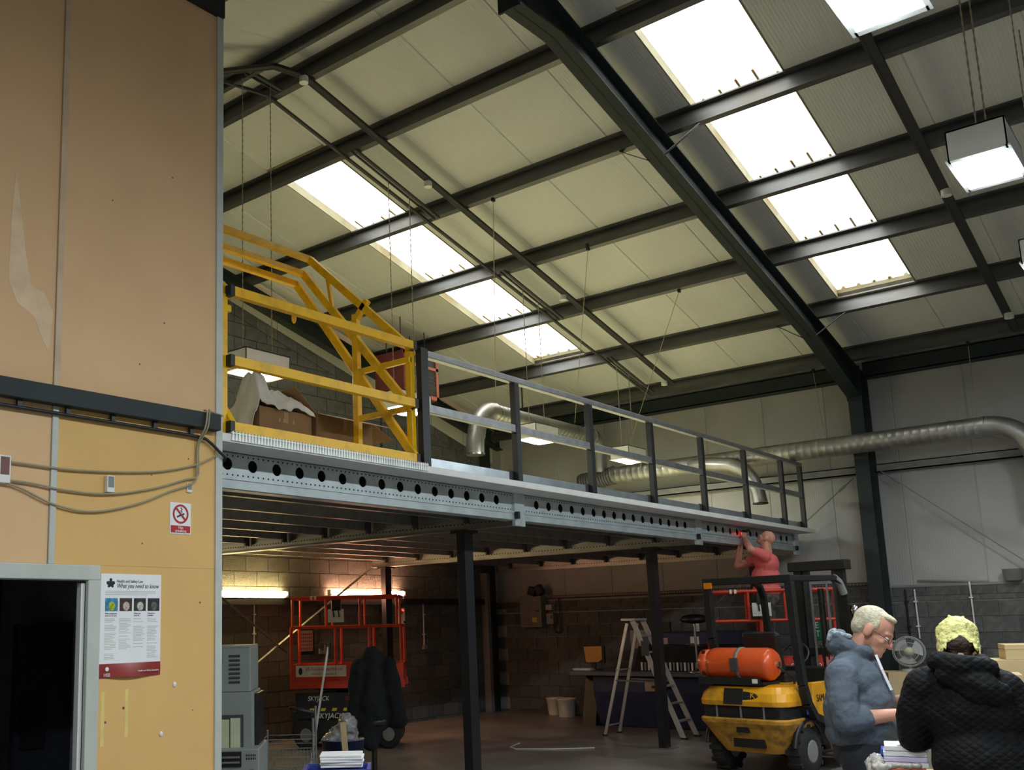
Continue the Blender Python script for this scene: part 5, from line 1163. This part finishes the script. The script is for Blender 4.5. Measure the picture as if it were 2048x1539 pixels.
# ================================================================== PEOPLE
def axes(fwd, up):
    f = Vector(fwd).normalized(); u = Vector(up); u = (u-f*u.dot(f)).normalized(); s = u.cross(f)   # s = person's left
    return Matrix(((f.x, s.x, u.x), (f.y, s.y, u.y), (f.z, s.z, u.z)))
def head(b, c, A, neck, k=1.0, rn=.056):
    c = Vector(c); P = lambda x, y, z: c+A @ (Vector((x, y, z))*k); r = lambda *t: tuple(q*k for q in t)
    b.ball(P(-.012, 0, .03), r(.098, .076, .088), 20, 14, A); b.ball(P(.028, 0, -.03), r(.064, .061, .085), 18, 12, A)
    b.ball(P(.044, 0, -.082), r(.046, .05, .036), 14, 10, A); b.ball(P(.076, 0, -.098), r(.022, .026, .02), 10, 8, A)
    b.cap(P(.086, 0, .004), P(.106, 0, -.034), .0105*k, .0155*k, 8); 
    for s in (-1, 1):
        b.cap(P(.084, .006*s, .020), P(.072, .042*s, .018), .012*k, .010*k, 8); b.ball(P(.098, .012*s, -.036), .010*k, 8, 6)
        b.ball(P(.062, .036*s, -.03), r(.022, .02, .02), 10, 8, A); b.ball(P(-.006, .080*s, -.008), r(.024, .009, .036), 10, 8, A)
    b.cap(P(.088, -.020, -.064), P(.088, .020, -.064), .0075*k, .0075*k, 8); b.cap(P(.085, -.016, -.075), P(.085, .016, -.075), .008*k, .008*k, 8)
    b.cap(P(-.022, 0, -.05), neck, rn*k, rn*k*1.08, 14)
def eyes(c, A, parent, k=1.0):
    c = Vector(c); b = MB(); d = MB()
    for s in (-1, 1): b.ball(c+A @ (Vector((.0795, .032*s, -.004))*k), (.011*k,)*3, 10, 8); d.ball(c+A @ (Vector((.0895, .032*s, -.006))*k), (.0035*k,)*3, 8, 6)
    b.build('eyes', M_decal, parent); d.build('pupils', M_blackink, parent)
def hand(b, w, d, n, curl=.6, k=1.0, thumb=1):
    """w wrist, d pointing direction, n palm normal; fingers curl towards the palm"""
    w = Vector(w); d = Vector(d).normalized(); n = Vector(n); n = (n-d*n.dot(d)).normalized(); s = d.cross(n)
    kn = w+d*.085*k
    for i in range(4): b.cap(w+d*.015*k+s*(.010*(i-1.5))*k, kn+s*(.0205*(i-1.5))*k, .014*k, .0125*k, 8)
    for i, L_ in enumerate((.066, .078, .073, .056)):
        p = kn+s*(.0205*(i-1.5))*k; a = 0
        for seg, fr in enumerate((.45, .32, .23)):
            a += curl*(.75+.25*seg); q = p+(d*math.cos(a)+n*math.sin(a))*L_*fr*1.25*k
            b.cap(p, q, (.0095-.001*seg)*k, (.0088-.001*seg)*k, 8); p = q
    p = w+d*.03*k-s*.025*k*thumb; q = p+(d*.55-s*.65*thumb+n*.45).normalized()*.042*k; r_ = q+(d*.8+n*.5-s*.1*thumb).normalized()*.035*k
    b.cap(p, q, .0145*k, .012*k, 8); b.cap(q, r_, .0115*k, .009*k, 8)
def limb(b, pts, rs, n=12):
    for (p, q), (r1, r2) in zip(zip(pts, pts[1:]), zip(rs, rs[1:])): b.cap(p, q, r1, r2, n)

# ---- man in the slate hoodie, reading papers (local: x right in the picture, y away)
OM = (5.68, 1.66, 0)
man = thing('person', 'grey haired man in a slate blue hoodie with glasses, facing right', 'person', OM, FM)
b = MB()
Ah = axes((.80, -.22, -.52), (.52, -.03, .85)); hc = Vector((.098, 0, 1.598))
head(b, hc, Ah, (-.0, .02, 1.44))
b.ball((-.02, .03, 1.26), (.135, .18, .22), 18, 12); b.ball((-.01, .03, 1.02), (.14, .165, .2), 18, 12)
for s, y in ((-1, -.09), (1, .13)): limb(b, [(-.02, y, .95), (.03, y, .50), (-.03, y, .09)], [.088, .06, .045]); b.cap((-.05, y, .05), (.12, y, .035), .04, .035)
# near (right) arm and far arm
limb(b, [(-.06, -.155, 1.40), (-.055, -.21, 1.16), (.155, -.13, 1.185)], [.055, .046, .030])
limb(b, [(-.05, .20, 1.40), (.02, .27, 1.16), (.20, .12, 1.24)], [.055, .044, .029])
hand(b, (.16, -.128, 1.186), (1, .15, .08), (.1, .9, .35), .55, 1.0, 1); hand(b, (.205, .115, 1.245), (.8, -.55, .25), (.1, -.2, .95), .4, 1.0, -1)
o = b.build('body', M_skin, man); remesh(o, .0062, 3)
eyes(hc, Ah, man)
b = MB()
P = lambda x, y, z: hc+Ah @ Vector((x, y, z))
b.ball(P(-.028, 0, .038), (.0925, .0795, .084), 22, 16, Ah); b.ball(P(-.058, 0, .0), (.056, .072, .066), 18, 12, Ah); b.ball(P(.022, 0, .092), (.055, .055, .02), 14, 10, Ah)
for s in (-1, 1): b.ball(P(.012, .070*s, .035), (.018, .008, .03), 10, 8, Ah)
o = b.build('hair', M_hairg, man); remesh(o, .006, 3); wrinkle(o, .004, .02)
g = MB()
for s in (-1, 1):
    c_ = P(.104, .033*s, -.008); g.tube([c_+Ah @ Vector((-.004*abs(math.cos(a)), .023*math.cos(a)*1.0, .015*math.sin(a))) for a in [2*math.pi*i/16 for i in range(16)]], .0015, 5, closed=True)
    g.tube([P(.100, .056*s, -.004), P(.07, .072*s, .0), P(.0, .080*s, .008), P(-.012, .082*s, -.004)], .0022, 6)
g.tube([P(.108, -.010, -.004), P(.110, 0, -.001), P(.108, .010, -.004)], .0018, 5)
g.build('glasses', mk('glasses_frame', (.16, .05, .035), .35), man)
# hoodie: torso, sleeves, hood
b = MB()
b.ball((-.015, .03, 1.34), (.15, .215, .15), 20, 14); b.ball((-.015, .03, 1.18), (.172, .205, .19), 20, 14); b.ball((-.015, .03, 1.07), (.168, .20, .10), 20, 14); b.cap((-.035, -.10, 1.415), (-.025, .16, 1.415), .08, .08, 12); b.cap((-.01, .0, 1.44), (.01, .03, 1.47), .09, .08, 12)
b.ball((.03, .02, 1.12), (.15, .185, .13), 18, 12); b.ball((.025, .01, 1.25), (.142, .18, .17), 18, 12)
limb(b, [(-.065, -.165, 1.385), (-.075, -.205, 1.26), (-.06, -.215, 1.155), (.01, -.19, 1.165)], [.080, .074, .070, .058], 14)
limb(b, [(-.05, .21, 1.38), (-.01, .26, 1.26), (.02, .275, 1.16), (.08, .22, 1.185)], [.078, .07, .064, .052], 14)
for i in range(9):      # hood rolled behind the neck
    hp = lambda t: (.005+.085*math.cos(t)-.012, .02+.10*math.sin(t), 1.495+.05*max(0, -math.cos(t)))
    a = R(40+280*i/9); b.cap(hp(a), hp(a+R(280/9)), .036, .036, 10)
b.cap((-.085, -.05, 1.53), (-.09, .09, 1.52), .052, .05, 10); b.cap((-.075, -.07, 1.575), (-.06, .04, 1.58), .034, .03, 10); b.cap((-.03, -.085, 1.53), (-.08, -.06, 1.56), .04, .036, 10)
o = b.build('hoodie', M_hoodie, man); remesh(o, .0085, 5); wrinkle(o, .013, .05)
b = MB()
for i in range(14): a = R(200+200*i/13); b.cap((-.055+.075*math.cos(a), .02-.075*abs(math.sin(a))*(-1 if math.sin(a) < 0 else 1)*-1, 1.53), (-.055+.075*math.cos(a), .02+.0*a, 1.535), .006, .006, 6)
b = MB().cap((-.10, -.075, 1.592), (-.015, -.10, 1.572), .017, .013, 8).cap((-.10, -.075, 1.592), (-.115, -.085, 1.56), .018, .014, 8).cap((-.10, -.075, 1.592), (-.09, .03, 1.60), .018, .016, 8)
o = b.build('hood_lining', mk('patterned_lining', (.26, .30, .33), .9, var=.7, scale=45), man); remesh(o, .005, 1)
ly = MB()
for p, q in (((.098, -.06, 1.475), (.120, -.075, 1.40)), ((.120, -.075, 1.40), (.152, -.08, 1.30))): ly.bar(p, q, .012, .02, (0, 1, 0))
ly.build('zip_cord', M_paper, man)
b = MB(); b.ball((-.01, .03, 1.0), (.150, .185, .13), 18, 12)
for s, y in ((-1, -.085), (1, .135)): limb(b, [(-.01, y, .96), (.02, y, .52), (-.03, y, .10)], [.108, .08, .068], 14)
o = b.build('trousers', M_jeans, man); remesh(o, .011, 4); wrinkle(o, .02, .1)
b = MB()
for y in (-.09, .13): b.cap((-.06, y, .045), (.14, y, .04), .044, .04, 10)
o = b.build('shoes', M_black, man); remesh(o, .01, 2)
pg_ = thing('held_papers', 'white papers held in the hands of the hooded man', 'paper', (5.68, 1.66, 1.2), FM)
for k in range(3): MB().cbox((.255+.006*k, .03, .022+.004*k), (.13, .19, .002), rot=Matrix.Rotation(R(24+2*k), 3, 'Y') @ Matrix.Rotation(R(8*k-6), 3, 'Z')).build('sheet', M_paper, pg_)

# ---- woman in the black quilted coat, back to the viewer
OW = (5.11, 1.06, 0)
wo = thing('person', 'blond person in a black quilted coat with back to viewer', 'person', OW, FW)
b = MB(); Aw = axes((-.12, .80, -.58), (-.02, .55, .82)); hw = Vector((-.002, .075, 1.528))
head(b, hw, Aw, (.0, .0, 1.38), .97, .05)
b.ball((.03, -.01, 1.22), (.17, .11, .22), 18, 12); b.ball((.05, -.03, .96), (.17, .12, .2), 18, 12)
for x in (-.05, .14): limb(b, [(x, -.02, .92), (x, .0, .48), (x, -.02, .08)], [.09, .06, .042]); b.cap((x, -.05, .05), (x, .13, .035), .04, .034)
limb(b, [(-.15, .0, 1.35), (-.21, .02, 1.15), (-.10, .26, 1.13)], [.05, .042, .028]); limb(b, [(.15, .0, 1.34), (.245, .04, 1.11), (.12, .28, 1.12)], [.05, .042, .028])
hand(b, (-.10, .26, 1.13), (.3, .9, -.1), (.4, .0, -.9), .5, .95, 1); hand(b, (.12, .28, 1.12), (-.3, .9, -.1), (-.4, .0, -.9), .5, .95, -1)
o = b.build('body', M_skin2, wo); remesh(o, .0068, 3)
eyes(hw, Aw, wo, .97)
Q = lambda x, y, z: hw+Aw @ Vector((x, y, z))
b = MB(); b.ball(Q(-.026, 0, .04), (.098, .084, .088), 24, 16, Aw); b.ball(Q(.01, 0, .07), (.085, .078, .055), 18, 12, Aw)
rr = random.Random(5)
for i in range(46):
    a = R(-105+210*i/45); r0 = .075
    p = Q(-.03-.075*math.cos(a), .072*math.sin(a), .05+.02*rr.random()); e = .03+.05*rr.random()
    q = Q(-.042-.066*math.cos(a), .078*math.sin(a), -.005-e*abs(math.sin(a))-.012*rr.random()); b.cap(p, q, .014, .004, 6)
for i in range(7): a = 2*math.pi*rr.random(); q = rr.random()*.6; b.cap(Q(-.03+.05*math.cos(a)*q, .05*math.sin(a)*q, .120), Q(-.06+.07*math.cos(a)*q, .08*math.sin(a)*q, .115), .012, .005, 6)
o = b.build('hair', M_hairb, wo); remesh(o, .0052, 1); wrinkle(o, .007, .014)
b = MB(); b.ball(Q(-.052, 0, -.022), (.060, .068, .050), 18, 12, Aw); b.cap(Q(-.06, -.03, -.04), Q(-.055, -.022, -.07), .02, .014); b.cap(Q(-.06, .03, -.04), Q(-.055, .022, -.07), .02, .014)
o = b.build('nape_hair', M_hairdark, wo); remesh(o, .006, 1); wrinkle(o, .008, .012)
MB().ball(Q(.0, -.088, -.01), (.014, .009, .022), 10, 8, Aw).build('earpiece', M_black, wo)
def quilt(mt):
    nt = mt.node_tree; N = nt.nodes; L = nt.links; bs_ = N['Principled BSDF']; tc = N.new('ShaderNodeTexCoord'); sm = None
    for ang_ in (35, -35):
        mp = N.new('ShaderNodeMapping'); mp.inputs['Rotation'].default_value = (0, R(ang_), 0); wv = N.new('ShaderNodeTexWave'); wv.bands_direction = 'Z'; wv.inputs['Scale'].default_value = 13; wv.wave_profile = 'SIN'
        L.new(tc.outputs['Object'], mp.inputs[0]); L.new(mp.outputs[0], wv.inputs['Vector'])
        pw = N.new('ShaderNodeMath'); pw.operation = 'POWER'; pw.inputs[1].default_value = .35; L.new(wv.outputs['Fac'], pw.inputs[0])
        if sm is None: sm = pw
        else:
            ad = N.new('ShaderNodeMath'); ad.operation = 'MULTIPLY'; L.new(sm.outputs[0], ad.inputs[0]); L.new(pw.outputs[0], ad.inputs[1]); sm = ad
    bp = N.new('ShaderNodeBump'); bp.inputs['Strength'].default_value = .3; bp.inputs['Distance'].default_value = .01
    L.new(sm.outputs[0], bp.inputs['Height']); L.new(bp.outputs[0], bs_.inputs['Normal'])
quilt(M_jacket)
b = MB()
b.cap((-.12, -.01, 1.375), (.12, -.01, 1.37), .08, .08, 14); b.ball((.02, -.02, 1.24), (.185, .14, .19), 20, 14); b.ball((.04, -.04, 1.04), (.195, .15, .20), 20, 14); b.ball((.05, -.05, .84), (.22, .165, .20), 20, 14); b.ball((.05, -.05, .72), (.225, .17, .12), 20, 14)
limb(b, [(-.155, -.01, 1.36), (-.195, .0, 1.25), (-.215, .02, 1.14), (-.115, .22, 1.13)], [.082, .078, .072, .055], 14)
limb(b, [(.155, -.01, 1.35), (.215, .01, 1.23), (.255, .04, 1.10), (.14, .24, 1.115)], [.084, .08, .072, .055], 14)
o = b.build('quilted_coat', M_jacket, wo); remesh(o, .009, 5); wrinkle(o, .02, .08)
b = MB()
for i in range(8):
    t0, t1 = i/8, (i+1)/8; f = lambda t: (-.085+.19*t, -.075-.05*math.sin(math.pi*t), 1.475-.03*t)
    b.cap(f(t0), f(t1), .045, .045, 10)
b.ball((.06, -.125, 1.365), (.115, .05, .075), 18, 12, Matrix.Rotation(R(28), 3, 'Y')); b.ball((.10, -.12, 1.345), (.085, .045, .055), 16, 10); b.ball((.0, -.11, 1.415), (.10, .05, .055), 16, 10)
for sx in (-1, 1): b.cap((.01+.08*sx, -.05, 1.475), (.0+.072*sx, .05, 1.46), .032, .03, 10)
o = b.build('coat_hood', M_jacket, wo); remesh(o, .008, 4); wrinkle(o, .022, .06)
b = MB()
for x in (-.05, .14): limb(b, [(x, -.02, .85), (x, .0, .48), (x, -.02, .10)], [.11, .075, .06], 12)
o = b.build('trousers', M_jeans, wo); remesh(o, .012, 3)
b = MB()
for x in (-.05, .14): b.cap((x, -.06, .045), (x, .14, .04), .042, .038, 10)
o = b.build('shoes', M_black, wo); remesh(o, .01, 2)

# ---- worker on the lift drilling into the front beam
OK_ = (14.23, 5.24, .9)
wk = thing('person', 'bald worker in a coral tee shirt reaching up with a drill', 'person', OK_, FK)
b = MB(); Ak = axes((-.78, .18, .60), (.55, .0, .83)); hk = Vector((.055, 0, 1.855))
head(b, hk, Ak, (.045, 0, 1.66), 1.02, .066)
b.ball((.02, 0, 1.45), (.15, .19, .22), 16, 12); b.ball((.0, 0, 1.18), (.16, .18, .2), 16, 12)
for y in (-.1, .1): limb(b, [(.0, y, 1.0), (-.03, y, .52), (.02, y, .09)], [.09, .062, .045]); b.cap((.05, y, .05), (-.12, y, .035), .04, .034)
limb(b, [(-.04, .17, 1.60), (-.36, .06, 1.50), (-.285, -.01, 1.83)], [.06, .05, .034]); limb(b, [(.0, -.19, 1.61), (-.16, -.27, 1.70), (-.225, -.08, 1.86)], [.062, .052, .035])
hand(b, (-.285, -.01, 1.83), (.15, -.1, 1), (.9, .1, .0), .8, 1.05, 1); hand(b, (-.225, -.08, 1.86), (-.1, .3, .9), (-.7, .6, 0), .8, 1.05, -1)
o = b.build('body', M_skin, wk); remesh(o, .0085, 3)
eyes(hk, Ak, wk, 1.02)
b = MB(); b.ball((.03, 0, 1.50), (.165, .215, .17), 18, 12); b.ball((.0, 0, 1.30), (.20, .21, .2), 18, 12); b.ball((.0, 0, 1.14), (.195, .205, .12), 18, 12); b.cap((.01, -.14, 1.60), (-.0, .14, 1.60), .095, .095, 12)
limb(b, [(-.03, .18, 1.59), (-.20, .115, 1.55)], [.085, .078], 12); limb(b, [(.01, -.19, 1.60), (-.09, -.24, 1.66)], [.088, .076], 12)
o = b.build('tee_shirt', M_tee, wk); remesh(o, .012, 4); wrinkle(o, .02, .08)
b = MB(); b.ball((.0, 0, 1.02), (.17, .19, .12), 16, 10)
for y in (-.1, .1): limb(b, [(.0, y, 1.0), (-.03, y, .55), (.02, y, .10)], [.115, .09, .075], 12)
o = b.build('camouflage_trousers', M_camo, wk); remesh(o, .014, 3); wrinkle(o, .02, .1)
b = MB()
for y in (-.1, .1): b.cap((.07, y, .045), (-.14, y, .04), .045, .04, 10)
o = b.build('boots', M_black, wk); remesh(o, .012, 2)
dr = thing('cordless_drill', 'black cordless drill with a red light held against the beam', 'drill', (14.23, 5.24, 2.7), FK)
MB().tube([(-.36, .05, .13), (-.22, .0, .17)], .032, 10).build('motor_body', M_black, dr); MB().tube([(-.22, .0, .17), (-.16, -.02, .19)], .018, 8).build('chuck', M_darkgrey, dr)
MB().bar((-.30, .03, .14), (-.28, .02, .02), .035, .045).build('grip', M_black, dr); MB().cbox((-.30, .02, -.01), (.11, .07, .05)).build('battery', M_black, dr); MB().ball((-.255, -.045, .15), .018, 10, 8).build('work_light', M_led, dr)
